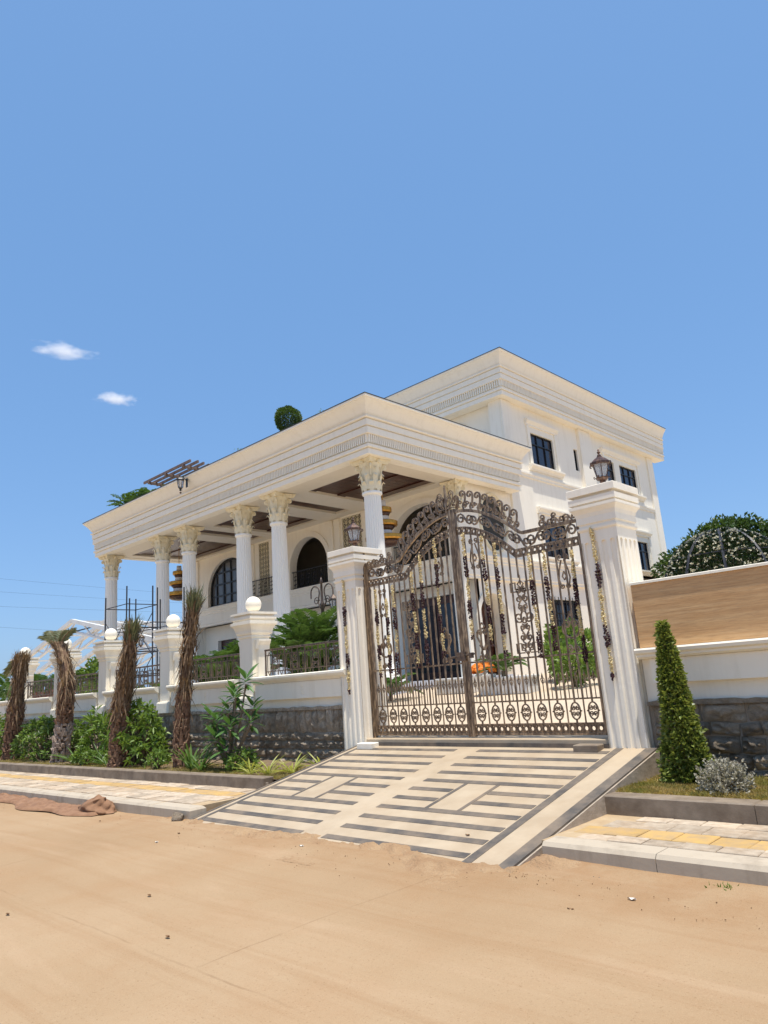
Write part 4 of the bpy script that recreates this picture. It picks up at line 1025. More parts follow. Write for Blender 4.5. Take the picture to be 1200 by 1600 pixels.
for c, hw, vb, vs, rise in ((-33.95, 2.05, UZ + .08, 7.35, 1.75), (-26.87, 1.45, UZ, 7.5, 1.46), (-19.3, 1.8, UZ, 7.45, 1.5)):
    b = MB(); arch_band(b, FY, c, hw + .001, vb, vs, rise, .26, -.05, .0, 24); b.build('arch_surround', M['plaster'], H)
# pilaster strips between the bays
for x in (-37.2, -29.55, -25.05, -24.55, -22.6, -31.55, -17.45): 
    b = MB(); b.box(x - .16, x + .16, YB - .09, YB - .002, UZ, 9.40); b.box(x - .2, x + .2, YB - .12, YB - .003, 9.05, 9.28); b.build('pilaster', M['plaster'], H)
# big black framed arched window
wf = MB()
c, hw, vb, vs, rise = -33.95, 2.05, UZ + .08, 7.35, 1.75
arch_band(wf, fy(YB + .12), c, hw - .13, vb, vs, rise - .13, .13, 0, .08, 24)
WN = wf.build('arched_window', M['blackmetal'], H)
poly = [(c - hw + .06, vb)] + arch_pts(c, hw - .06, vs, rise - .06, 24) + [(c + hw - .06, vb)]
b = MB(); b.prism(poly, (YB + .20, YB + .22), lambda a, z, w: (a, w, z)); b.build('pane', M['curtain'], WN)
b = MB()
for k in range(-2, 3):
    x = c + k * .72 + (0 if k else 0); th_ = .075 if k in (-1, 1) else .04
    zt = vs + rise * math.sqrt(max(0, 1 - ((x - c) / hw) ** 2)) - .05
    MB().box(x - th_, x + th_, YB + .13, YB + .199, vb, zt).build('mullion', M['blackmetal'], WN)
for z in (vb + .04, 7.05, 7.72, 8.38):
    hw2 = hw if z < vs else hw * math.sqrt(max(0, 1 - ((z - vs) / rise) ** 2)); MB().box(c - hw2 + .05, c + hw2 - .05, YB + .135, YB + .195, z - .04, z + .04).build('mullion', M['blackmetal'], WN)
# pierced lattice screens
def lattice(x0, x1, z0, z1, y):
    ls = MB().box(x0, x1, y + .02, y + .05, z0, z0 + .05).build('lattice_screen', M['capital'], H); b = MB(); s_ = .24
    nx_ = max(2, round((x1 - x0) / s_)); nz_ = round((z1 - z0) / s_)
    for i in range(nx_):
        for j in range(nz_):
            cx_ = x0 + (x1 - x0) * (i + .5) / nx_; cz_ = z0 + (z1 - z0) * (j + .5) / nz_
            hx, hz = (x1 - x0) / nx_ / 2, (z1 - z0) / nz_ / 2
            b.tube([(cx_ + hx * 1.05 * math.cos(a), y + .03, cz_ + hz * 1.05 * math.sin(a)) for a in [2 * PI * q / 8 for q in range(8)]], .021, 4, True)
            b.tube([(cx_ - hx, y + .03, cz_ - hz), (cx_ + hx, y + .03, cz_ + hz)], .012, 4); b.tube([(cx_ - hx, y + .03, cz_ + hz), (cx_ + hx, y + .03, cz_ - hz)], .012, 4)
    b.build('fretwork', M['capital'], ls, kind='stuff')
lattice(-31.0, -30.1, UZ, 9.36, YB); lattice(-24.25, -22.95, UZ, 9.36, YB)
# the first floor ledge that runs round the corner, and the storey under it
lp = [(-38.0, YB), (XR, YB), (XR, 33.2), (XR - .4, 33.2)]
b = MB(); profile_sweep(b, lp, [(-.3, 5.42), (.02, 5.42), (.02, 5.52), (.06, 5.55), (.06, 6.08), (.10, 6.12), (.10, 6.20), (.15, 6.26), (.17, 6.33), (.20, 6.36), (.20, 6.42), (-.3, 6.421)]); b.build('floor_ledge', M['plaster'], H)
def house_rail(x0, x1, y, z0, h, name='balcony_railing'):
    r = MB().box(x0, x1, y - .02, y + .02, z0 + h - .04, z0 + h).build(name, M['blackmetal'], H)
    MB().box(x0, x1, y - .012, y + .012, z0 + .08, z0 + .105).build('rail', M['blackmetal'], r); b = MB(); n = round((x1 - x0) / .13)
    for k in range(n + 1):
        x = x0 + (x1 - x0) * k / n; b.box(x - .008, x + .008, y - .008, y + .008, z0, z0 + h - .04)
        if k % 4 == 2:
            for q in (-1, 1):
                for zz in (.25, .45, .62): b.tube([(x + q * (.045 + e[0]), y, z0 + zz * h / .85 + e[1]) for e in spiral(0, 0, .05, 0, 1.1, q, 9)], .010, 4)
    b.build('baluster', M['blackmetal'], r, kind='stuff')
house_rail(-31.6, -29.0, YB - .14, UZ, .95); house_rail(-28.35, -25.4, YB + .1, UZ, .95); house_rail(-24.4, -22.4, YB - .14, UZ, .75)
house_rail(-21.1, -17.5, YB + .12, UZ, .95)
# ground storey, set back under the ledge
b = MB(); wall_holes(b, fy(YB + .9), -38, XR - .3, FZ, 5.45, [(-36.5, -34.6, FZ, 4.6), (-30.5, -28.4, FZ, 4.6), (-25.9, -23.3, FZ, 4.7), (-21.6, -17.75, FZ, 5.0)], .3); b.build('porch_wall', M['plaster'], H)
for a, c, top in ((-36.5, -34.6, 4.6), (-30.5, -28.4, 4.6), (-25.9, -23.3, 4.7), (-21.6, -17.75, 5.0)):
    d = MB().box(a + .02, c - .02, YB + 1.12, YB + 1.17, FZ, top - .02).build('door', M['wood'], H); m = (a + c) / 2
    for q in (-1, 1): MB().cbox(m + min(0, q * (c - a) / 2) + .12, m + max(0, q * (c - a) / 2) - .12, YB + 1.09, YB + 1.119, FZ + .3, top - .35, .01).build('pane', M['glass'], d)
# ground storey right hand wall with the arched entrance and a grilled window
FX = fx(XR - .12)
b = MB(); wall_arch(b, FX, YB + .9, 26.7, FZ - .3, 5.43, 24.6, 1.0, FZ - .3, 3.7, 1.15, .8, 20); wall_holes(b, FX, 26.7, 43.5, FZ - .3, 5.43, [(29.0, 31.8, 2.75, 4.75), (36, 38.4, 2.75, 4.75)], .2); b.build('side_wall', M['plaster'], H)
b = MB(); arch_band(b, FX, 24.6, 1.001, FZ - .3, 3.7, 1.15, .2, -.06, 0, 20); b.build('arch_surround', M['plaster'], H)
MB().box(XR - 1.2, XR - 1.0, 23.55, 25.65, FZ - .3, 4.9).build('door', M['wood'], H)
# ---- side wall, upper floors
def win(y0, y1, z0, z1, x=XR, nx_=3, hood=True, sill=True, grille=False, nz_=2):
    w = MB().box(x - .17, x - .15, y0, y1, z0, z1).build('window', M['glass'], H); b = MB(); f = .05
    for k in range(nx_ + 1):
        y = y0 + (y1 - y0) * k / nx_; b = MB().box(x - .149, x - .09, max(y0, y - f / 2), min(y1, y + f / 2) if k else y0 + f, z0, z1); b.build('frame', M['blackmetal'], w)
    for z in ([z0 + f / 2, z1 - f / 2] + ([z0 + (z1 - z0) * .68] if nz_ > 1 else [])): MB().box(x - .148, x - .085, y0 + f, y1 - f, z - f / 2, z + f / 2).build('frame', M['blackmetal'], w)
    if hood:
        b = MB(); h = z1 + .34
        b.box(x + .002, x + .07, y0 - .34, y0 - .14, z0 - .05, z1 + .30); b.build('jamb_moulding', M['plaster'], w); b = MB(); b.box(x + .002, x + .07, y1 + .14, y1 + .34, z0 - .05, z1 + .30); b.build('jamb_moulding', M['plaster'], w)
        b = MB(); profile_sweep(b, [(x + .001, y0 - .42), (x + .001, y1 + .42)], [(0, h - .02), (.07, h - .02), (.08, h + .06), (.14, h + .12), (.20, h + .20), (.20, h + .28), (0, h + .30)]); b.build('hood_moulding', M['plaster'], w)
    if sill:
        b = MB(); profile_sweep(b, [(x + .001, y0 - .48), (x + .001, y1 + .48)], [(0, z0 - .34), (.06, z0 - .34), (.12, z0 - .24), (.17, z0 - .20), (.23, z0 - .14), (.23, z0 - .06), (0, z0 - .04)]); b.build('sill', M['plaster'], w)
    return w
WH = [(29.15, 31.25, 11.28, 12.95), (33.35, 33.75, 11.7, 12.9), (37.0, 38.0, 11.4, 12.95), (38.7, 40.9, 11.4, 12.95), (29.3, 31.5, 6.75, 8.5), (39.4, 41.0, 6.75, 8.45)]
FX2 = fx(XR)
b = MB(); wall_holes(b, FX2, 26.7, 43.55, 6.41, 14.3, WH, .15)
# porch end wall with its oval window: rectangle cut, oval filled by a ring
wall_holes(b, FX2, YB, 26.7, 6.41, 9.8, [(24.1, 26.2, 6.6, 9.25)], .15)
oc = (25.15, 7.925)
n = 32; ov = [(oc[0] + .93 * math.cos(R(225) + 2 * PI * k / n), oc[1] + 1.22 * math.sin(R(225) + 2 * PI * k / n)) for k in range(n)]
rc = []
for k in range(n):
    a = R(225) + 2 * PI * k / n; ca, sa = math.cos(a), math.sin(a); s_ = 1 / max(abs(ca), abs(sa)); rc.append((oc[0] + 1.05 * ca * s_, oc[1] + 1.325 * sa * s_))
for k in range(n):
    j = (k + 1) % n; b.quad(FX2(*rc[k], .001), FX2(*rc[j], .001), FX2(*ov[j], .001), FX2(*ov[k], .001)); b.quad(FX2(*ov[k], .001), FX2(*ov[j], .001), FX2(*ov[j], .15), FX2(*ov[k], .15))
b.build('side_wall', M['plaster'], H)
b = MB(); b.add([FX2(*p, .1) for p in ov], [tuple(range(n))]); wo = b.build('window', M['smoked'], H)
b = MB(); b.tube([FX2(oc[0] + 1.0 * math.cos(2 * PI * k / 28), oc[1] + 1.29 * math.sin(2 * PI * k / 28), -.02) for k in range(28)], .07, 6, True); b.build('frame', M['capital'], wo)
win(*WH[0]); win(*WH[1], nx_=1, hood=False, sill=False, nz_=1); win(*WH[4], nx_=3); win(*WH[5], nx_=2)
w = win(*WH[2], nx_=1, hood=False, sill=False); win(*WH[3], nx_=3, hood=False, sill=False)
for nm, pr in (('hood_moulding', [(0, 13.27), (.07, 13.27), (.08, 13.35), (.14, 13.42), (.20, 13.5), (.20, 13.58), (0, 13.6)]), ('sill', [(0, 11.02), (.06, 11.02), (.12, 11.12), (.17, 11.16), (.23, 11.22), (.23, 11.32), (0, 11.34)])):
    b = MB(); profile_sweep(b, [(XR + .001, 36.5), (XR + .001, 41.4)], pr); b.build(nm, M['plaster'], w)
for y in (36.62, 41.1): MB().box(XR + .002, XR + .07, y, y + .2, 11.34, 13.27).build('jamb_moulding', M['plaster'], w)
w = win(29.0, 31.8, 2.75, 4.75, XR - .12, 3, False, True)
for k in range(9): MB().tube([(XR + .04, 29.1 + k * .325, 2.7), (XR + .04, 29.1 + k * .325, 4.85)], .018, 6).build('grille_bar', M['blackmetal'], w)
for z in (2.95, 3.8, 4.6): MB().box(XR + .03, XR + .05, 29.0, 31.8, z - .015, z + .015).build('grille_bar', M['blackmetal'], w)
win(36, 38.4, 2.75, 4.75, XR - .12, 3, False, True)
# pilasters, string course and corner strips on the side wall
for y0, y1, z0, z1, p in ((26.72, 27.5, 6.43, 14.1, .10), (33.9, 35.2, 6.43, 14.1, .16), (42.7, 43.5, 6.43, 14.1, .08)): MB().box(XR + .002, XR + p, y0, y1, z0, z1).build('pilaster', M['plaster'], H)
b = MB(); profile_sweep(b, [(XR + .003, 27.52), (XR + .003, 33.88)], [(0, 10.5), (.05, 10.5), (.06, 10.6), (.10, 10.66), (.10, 10.74), (0, 10.76)]); profile_sweep(b, [(XR + .003, 35.22), (XR + .003, 42.68)], [(0, 10.5), (.05, 10.5), (.06, 10.6), (.10, 10.66), (.10, 10.74), (0, 10.76)]); b.build('string_course', M['plaster'], H)
# upper block: front wall, return, roof, cornice
MB().box(-34, -17.75, 27.05, 27.35, 10.9, 14.3).build('upper_wall', M['plaster'], H)
MB().box(-17.75, XR - .001, 26.71, 27.5, 11.0, 14.25).build('corner_pier', M['plaster'], H)
w = MB().box(-21.6, -19.9, 27.03, 27.045, 11.6, 13.0).build('window', M['glass'], H)
b = MB(); profile_sweep(b, [(-22.1, 27.04), (-19.4, 27.04)], [(0, 13.2), (.08, 13.2), (.1, 13.35), (.2, 13.5), (.2, 13.6), (0, 13.62)]); b.build('hood_moulding', M['plaster'], w)
UC = [(-34.2, 45.0), (-34.2, 26.35), (-16.66, 26.35), (-16.66, 44.6), (-34.2, 44.6)]
UP = entablature(14.12, 1.04); UP = [(-.65, 14.12)] + [(o * .82, z) for o, z in UP] + [(-.65, 14.12 + 1.97 * 1.04)]
b = MB(); profile_sweep(b, UC[1:4], UP); b.build('cornice', M['plaster'], H)
b = MB(); zt = 14.12 + 1.97 * 1.04; profile_sweep(b, UC[1:4], [(-.3, zt - .004), (.428, zt - .004), (.435, zt + .03), (-.3, zt + .04)]); b.build('roof_edge', M['flash'], H)
b = MB(); dentils(b, UC[1:4], 14.12 + .43, 14.12 + .745, -.042, .046, .125, .066); b.build('dentil', M['plaster'], H, kind='stuff')
MB().box(-34.1, -16.9, 26.6, 44.3, 14.4, 15.9).build('upper_roof', M['roof'], H)
# shell closing the volume: back, left, floors
b = MB(); b.box(-38, -37.8, 22.9, 43.5, .6, 11.0); b.build('side_wall', M['plaster'], H)
MB().box(-38, -17.2, 43.3, 43.5, .6, 14.4).build('rear_wall', M['plaster'], H)
MB().box(-37.9, -17.3, 23.2, 43.3, 6.05, 6.30).build('upper_floor', M['room'], H)
MB().box(-37.8, -17.3, 26.4, 26.6, 6.3, 11.0).build('room_wall', M['room'], H)
MB().box(-37.8, -18.6, 26.2, 26.4, FZ, 6.04).build('room_wall', M['room'], H)
MB().box(-34, -33.8, 27, 43.3, 11, 14.4).build('side_wall', M['plaster'], H)
MB().box(-38.0, -17.3, 26.62, 43.3, 10.7, 10.98).build('main_roof', M['roof'], H)
# ------------------------------------------------------------------ fittings on and round the villa
def wall_lantern(loc, ny_, label, s=1.0):
    t = thing('wall_lantern', label, 'wall lantern', loc); x, y, z = loc
    b = MB(); b.box(x - .07 * s, x + .07 * s, y - .02, y, z - .18 * s, z + .22 * s); b.build('back_plate', M['blackmetal'], t)
    b = MB(); b.tube([(x, y - .02, z + .1 * s), (x, y - .2 * s, z + .28 * s), (x, y - .32 * s, z + .25 * s)], .02 * s, 5); b.build('bracket', M['blackmetal'], t)
    b = MB(); b.lathe([(.02 * s, .27 * s), (.15 * s, .16 * s), (.17 * s, .13 * s), (.16 * s, .12 * s)], (x, y - .32 * s, z), 6); b.lathe([(.09 * s, -.25 * s), (.04 * s, -.32 * s), (.06 * s, -.36 * s), (.01, -.40 * s)], (x, y - .32 * s, z), 6)
    for k in range(6):
        a = 2 * PI * k / 6; b.tube([(x + .15 * s * math.cos(a), y - .32 * s + .15 * s * math.sin(a), z + .13 * s), (x + .09 * s * math.cos(a), y - .32 * s + .09 * s * math.sin(a), z - .25 * s)], .012 * s, 4)
    b.build('cage', M['blackmetal'], t); b = MB(); b.lathe([(.08 * s, -.24 * s), (.135 * s, .12 * s)], (x, y - .32 * s, z), 6); b.build('glass', M['lampglass'], t)
    b = MB(); b.ball((x, y - .32 * s, z - .47 * s), .045 * s, 8, 6); b.build('drop', M['copper'], t, True)
wall_lantern((-27.75, 16.56, 11.05), -1, 'black wall lantern fixed to the porch cornice, under the roof edge', 1.05)
wall_lantern((-18.5, 27.04, 12.35), -1, 'small black wall lantern on the upper block, above the porch roof edge', 1.1)
def chandelier(loc, label, ztop, s=1.0):
    t = thing('chandelier', label, 'chandelier', loc, 'tiered chandeliers hung in the porch'); x, y, z = loc
    b = MB(); b.tube([(x, y, ztop), (x, y, z + 2.0 * s)], .02, 5); b.build('chain', M['gold'], t)
    for z0, r in ((.25, .78), (.85, .54), (1.42, .34)):
        b = MB(); b.lathe([(r * .95, z0 - .05), (r, z0), (r, z0 + .13), (r * .93, z0 + .15), (r * .5, z0 + .16)], (x, y, z), 24); o = b.build('tier', M['gold'], t)
        b = MB(); b.lathe([(r * .45, z0 - .02), (r * .8, z0 - .08), (r * .55, z0 - .22), (r * .2, z0 - .28)], (x, y, z), 16); b.build('bowl', M['copper'], t, True)
        b = MB(); b.lathe([(r * .42, z0 + .16), (r * .36, z0 + .45)], (x, y, z), 12); b.build('glass_drum', M['white_pot'], t, True)
    return t
chandelier((-34.4, 20.0, 6.65), 'tiered gilded chandelier seen between the second and third columns from the left', 9.5, 1.0)
chandelier((-18.78, 20.0, 6.75), 'tiered gilded chandelier behind the corner column, in front of the large arch', 9.5, .62)

# roof garden
def pergola(label):
    t = thing('pergola', label, 'pergola', (-30.3, 17.9, 11.0))
    for x in (-32.2, -28.9):
        for y in (17.75, 18.7): MB().box(x - .06, x + .06, y - .06, y + .06, 10.7, 12.2).build('post', M['pergola'], t)
        MB().cbox(x - .06, x + .06, 17.0, 19.0, 12.20, 12.32, .01).build('beam', M['pergola'], t)
    MB().cbox(-30.6, -30.48, 17.0, 19.0, 12.20, 12.32, .01).build('beam', M['pergola'], t)
    for k in range(6): MB().cbox(-32.75 + .05 * (k % 2), -28.25 + random.uniform(-.12, .1), 17.02 + k * .36, 17.10 + k * .36, 12.325, 12.45, .01).build('slat', M['pergola'], t)
pergola('dark wooden pergola on the porch roof above the cornice lantern')
def small_shrub(name, label, cat, loc, r, n, ll, lw, mat, sz=1.0, stem=True, group=None, up=.4, amp=.18):
    t = thing(name, label, cat, loc, group); c = np.array(loc) + [0, 0, r * sz * (1.0 if not stem else 1.25)]
    d = rdirs(n, .1); q = c + d * r * np.array([1, 1, sz]) * (rng.uniform(.55, 1.0, (n, 1)) ** .6) * (1 + amp * np.sin(d[:, :1] * 7 + d[:, 1:2] * 5))
    V, F = leaves(q, d + rng.normal(size=(n, 3)) * .6 + [0, 0, up], rng.uniform(.7, 1.2, n) * ll, lw, .2, .1); np_build('foliage', V, F, M[mat], t)
    b = MB(); b.tube([loc, (loc[0] + .01, loc[1], c[2])], .02 + r * .03, 5, r1=.012)
    for k in range(5):
        a = 2 * PI * k / 5; b.tube([(loc[0], loc[1], loc[2] + r * .3), tuple(c + np.array([math.cos(a) * r * .6, math.sin(a) * r * .6, r * .2 * sz]))], .014 + r * .012, 4, r1=.006)
    b.build('stem', M['twig'], t); return t
small_shrub('topiary', 'dark round topiary bush standing on the porch roof', 'topiary', (-21.95, 17.9, 11.98), .56, 5200, .075, .05, 'leafdark', .95, amp=.05)
tp = bpy.data.objects['topiary']; n = 700; d = rdirs(n); q = np.array([-21.95, 17.9, 11.95]) + d * np.array([.40, .36, .22]) * rng.uniform(.6, 1, (n, 1)); V, F = leaves(q, d + rng.normal(size=(n, 3)) * .6, .09, .06); np_build('lower_foliage', V, F, M['leafdark'], tp)
b = MB(); b.tube([(-21.95, 17.9, 11.0), (-21.95, 17.9, 12.2)], .05, 6); b.build('stem', M['twig'], tp)
for x, y, lab in ((-24.9, 17.4, 'thin pale sprig on the roof edge left of the round topiary'), (-19.3, 17.4, 'thin pale sprig on the roof edge right of the round topiary'), (-26.2, 17.6, 'thin sprig on the roof edge between pergola and topiary')):
    t = thing('roof_sprig', lab, 'plant', (x, y, 11.3)); n = 46; q = np.array([x, y, 11.4]) + np.stack([rng.normal(0, .10, n), rng.normal(0, .08, n), rng.uniform(0, .62, n)], 1); V, F = leaves(q, rdirs(n, .8), .12, .035); np_build('foliage', V, F, M['leaflight'], t)
    b = MB(); b.tube([(x, y, 11.3), (x + .03, y, 11.7), (x - .02, y, 12.05)], .010, 4); b.tube([(x, y, 11.5), (x + .1, y, 11.9)], .008, 4); b.build('stem', M['twig'], t)
def frond_vf(base, az, L, rise, droop, nl, ll, lw, vee=.5):
    """arching palm frond: midrib points plus paired leaflets"""
    m = 12; pts = []
    for i in range(m + 1):
        t_ = i / m; h = L * t_ * math.cos(rise * (1 - .35 * t_)); z = L * t_ * math.sin(rise) - droop * L * t_ ** 2.2; pts.append((base[0] + h * math.cos(az), base[1] + h * math.sin(az), base[2] + z))
    P = np.array(pts); tt = np.linspace(.16, .99, nl); idx = tt * m; i0 = np.minimum(idx.astype(int), m - 1); fr = (idx - i0)[:, None]
    C = P[i0] * (1 - fr) + P[i0 + 1] * fr; T = unit(P[i0 + 1] - P[i0]); side = unit(np.cross(T, [0, 0, 1])); up = np.cross(side, T)
    parts = []
    for s_ in (-1, 1):
        ln = ll * np.sin(np.clip(tt * 1.02, 0, 1) * PI * .86 + .28) * rng.uniform(.85, 1.1, nl)
        D = unit(T * .62 + side * s_ * .85 + up * vee * rng.uniform(.3, 1.0, (nl, 1)))
        n = len(C); Lq = np.abs(ln)[:, None] + .03; nrm = np.cross(D, T); wv = unit(np.cross(D, up + 1e-3)) * lw / 2
        mid = C + D * Lq * .5; tip = C + D * Lq; tip[:, 2] -= Lq[:, 0] * rng.uniform(.15, .4, n)
        V = np.stack([C, mid + wv, tip, mid - wv], 1).reshape(-1, 3); i = np.arange(n)[:, None] * 4; parts.append((V, np.concatenate([i + [0, 1, 2], i + [0, 2, 3]])))
    V, F = joinvf(parts); return V, F, pts
def palm(name, label, loc, n, L, rise, droop, nl, ll, lw, mat='arecaleaf', trunk=.0, cat='palm', group=None, stems=5, spread=.25, stemmat='leaf', azr=None):
    t = thing(name, label, cat, loc, group)
    for k in range(stems):
        a = 2 * PI * k / stems + .4; b = MB(); s_ = spread if stems > 1 else 0
        b.tube([(loc[0] + s_ * .5 * math.cos(a), loc[1] + s_ * .5 * math.sin(a), loc[2] - .1), (loc[0] + s_ * math.cos(a), loc[1] + s_ * math.sin(a), loc[2] + trunk)], .045 if stems > 1 else .09, 6, r1=.03 if stems > 1 else .07); b.build('trunk', M['twig' if stems == 1 else stemmat], t)
    for k in range(n):
        az = (2 * PI * k / n + random.uniform(-.3, .3)) if azr is None else random.uniform(*azr); a = 2 * PI * (k % stems) / stems + .4; s_ = spread if stems > 1 else 0
        ri = random.uniform(*rise); Lk = L * random.uniform(.8, 1.12)
        V, F, pts = frond_vf((loc[0] + s_ * math.cos(a), loc[1] + s_ * math.sin(a), loc[2] + trunk * (1 if stems == 1 else random.uniform(.35, 1.0))), az, Lk, ri, droop * random.uniform(.7, 1.3), nl, ll, lw)
        o = np_build('frond', V, F, M[mat], t); b = MB(); b.tube(pts, .014, 4, r1=.004); b.build('midrib', M['leaflight' if mat == 'arecaleaf' else mat], o)
    return t
for x, y, lab in ((-37.0, 18.3, 'palm tuft at the left end of the porch roof'), (-35.6, 18.3, 'small palm tuft on the porch roof, right of the leftmost one'), (-34.3, 18.4, 'low leafy palm tuft on the porch roof beside the pergola')):
    palm('roof_palm', lab, (x, y, 11.0), 13, 1.2, (.2, 1.25), .40, 24, .34, .05, trunk=1.2, stems=1)
small_shrub('roof_shrub', 'yellow green shrub under the pergola on the porch roof', 'shrub', (-31.2, 17.75, 11.1), .5, 700, .14, .06, 'leaflight', .8)
small_shrub('roof_shrub', 'green creeper shrub at the right side of the pergola', 'shrub', (-29.6, 17.75, 11.25), .36, 400, .12, .06, 'leaf', 1.0)

# ---- courtyard, seen over the wall and through the gate
palm('areca_palm', 'bushy areca palm behind the railing beside the left gate pillar', (-14.2, 12.0, cz(12)), 56, 1.85, (.45, 1.45), .38, 30, .40, .028, trunk=1.75, spread=.3)
palm('areca_palm', 'bushy areca palm behind the railing left of the nearest pier', (-18.2, 12.0, cz(12)), 46, 1.7, (.45, 1.4), .40, 28, .38, .028, trunk=1.5, spread=.3)
palm('areca_palm', 'areca palm half hidden behind the tall bare palm trunk', (-21.4, 12.5, cz(12)), 16, 1.4, (.4, 1.2), .5, 36, .42, .04, trunk=.8)
palm('areca_palm', 'low areca palm right of the scaffold, behind the wall', (-24.0, 12.5, cz(12)), 12, 1.4, (.5, 1.2), .5, 30, .4, .04, trunk=.3)
palm('fan_palm', 'small dark trunked palm behind the wall left of the scaffold', (-32.5, 14.0, cz(14)), 16, 1.2, (-.1, 1.1), .45, 26, .4, .05, trunk=1.6, stems=1)
palm('feather_palm', 'spreading palm behind the forked trunk at the left', (-38.5, 15.0, cz(15)), 16, 2.2, (.1, 1.1), .5, 36, .5, .05, trunk=1.5, stems=1)
palm('feather_palm', 'palm at the far left edge behind the stubby trunk', (-44.5, 15.0, cz(15)), 16, 2.4, (.1, 1.1), .5, 36, .55, .05, trunk=1.6, stems=1)
small_shrub('young_tree', 'bright green young tree left of the scaffold, behind the ball topped pier', 'tree', (-31.2, 14.4, cz(14)), .85, 1500, .22, .11, 'leaf', 1.35)
for x, r, lab in ((-29.9, .75, 'low green shrub behind the railing below the young tree'), (-34.9, .95, 'dense dark shrub behind the railing by the forked palm'), (-37.0, .8, 'dense green shrub behind the railing left of the forked palm'), (-27.2, .7, 'low shrub behind the railing under the scaffold'), (-41.5, .9, 'dense shrub behind the railing near the left edge')):
    small_shrub('courtyard_shrub', lab, 'shrub', (x, 13.4, cz(13.4)), r, 1300, .15, .07, 'leaf' if r < .9 else 'leafdark', .9)
for x, lab in ((-23.9, 'red leaved bush behind the railing right of the scaffold pier'), (-28.4, 'red leaved hedge bush behind the railing right of the forked palm'), (-30.0, 'red leaved hedge bush behind the railing at the forked palm'), (-32.2, 'red leaved hedge bush behind the railing at the far left')):
    small_shrub('red_shrub', lab, 'shrub', (x, 11.6, cz(11.6)), .58, 900, .16, .06, 'redleaf', 1.0)
def lamp_post(loc, label, h, arms=(-1, 1), lamps=(-1, 1), s=1.0):
    t = thing('lamp_post', label, 'lamp post', loc, 'scrolled lamp posts in the courtyard'); x, y, z = loc
    b = MB(); b.lathe([(.14, 0), (.14, .1), (.09, .2), (.07, .5), (.05, .55), (.045, h - .6), (.07, h - .55), (.04, h - .5), (.03, h), (.045, h + .02), (.01, h + .16)], loc, 10); b.build('post', M['railmetal'], t, True)
    for q in arms:
        b = MB(); b.tube([(x, y, z + h - .75), (x + q * .16, y, z + h - .5), (x + q * .10, y, z + h - .25)] + [(x + q * (.27 + .17 * math.cos(a)), y, z + h - .22 + .17 * math.sin(a)) for a in [PI - PI * k / 8 for k in range(9)]] + [(x + q * .44, y, z + h - .36)], .020, 5)
        b.tube([(x + q * (.22 + e[0]), y, z + h - .45 + e[1]) for e in spiral(0, 0, .12, PI, 1.4, -1, 12)], .014, 4); b.build('arm', M['railmetal'], t)
    for q in lamps:
        lx = x + q * .44; lz = z + h - .36
        b = MB(); b.lathe([(.02, 0), (.13, -.10), (.14, -.13), (.12, -.14)], (lx, y, lz), 6)
        for k in range(6): b.tube([(lx + .12 * math.cos(PI * k / 3), y + .12 * math.sin(PI * k / 3), lz - .13), (lx + .06 * math.cos(PI * k / 3), y + .06 * math.sin(PI * k / 3), lz - .38)], .010, 4)
        b.lathe([(.07, -.38), (.05, -.41), (.01, -.47)], (lx, y, lz), 6); ob = b.build('lantern', M['railmetal'], t); b = MB(); b.lathe([(.055, -.375), (.11, -.135)], (lx, y, lz), 6); b.build('glass', M['lampglass'], ob)
lamp_post((-13.98, 12.3, cz(12.3)), 'scrolled double armed lamp post with one lantern, beside the left gate pillar', 3.38, (-1, 1), (1,))
lamp_post((-24.2, 12.3, cz(12.3)), 'scrolled lamp post in front of the scaffold, right arm with lantern', 3.35, (-1, 1), (1,))
def scaffold(x0, x1, y0, y1, z, h0, h1, label):
    t = thing('scaffold_tower', label, 'scaffold', (x0, y0, z)); r = .032
    for x in (x0, x1):
        for y in (y0, y1): MB().tube([(x, y, z), (x, y, z + (h0 if x == x0 else h1))], r, 6).build('leg', M['steel'], t)
    zz = z + .6
    while zz < z + min(h0, h1) - .2:
        for y in (y0, y1): MB().tube([(x0, y, zz), (x1, y, zz)], .02, 5).build('rung', M['steel'], t)
        for x in (x0, x1): MB().tube([(x, y0, zz), (x, y1, zz)], .02, 5).build('rung', M['steel'], t)
        zz += 1.0
    for k in range(int((min(h0, h1) - .6) // 1.7)):
        for q in (0, 1): MB().tube([(x0 if q else x1, y0, z + .6 + k * 1.7), (x1 if q else x0, y0, z + 2.3 + k * 1.7)], .017, 5).build('brace', M['steel'], t)
scaffold(-30.25, -28.3, 14.0, 15.4, cz(14), 5.1, 5.35, 'left black steel scaffold tower in front of the leftmost column')
scaffold(-28.05, -26.1, 14.0, 15.4, cz(14), 4.8, 5.05, 'right black steel scaffold tower behind the lamp post')
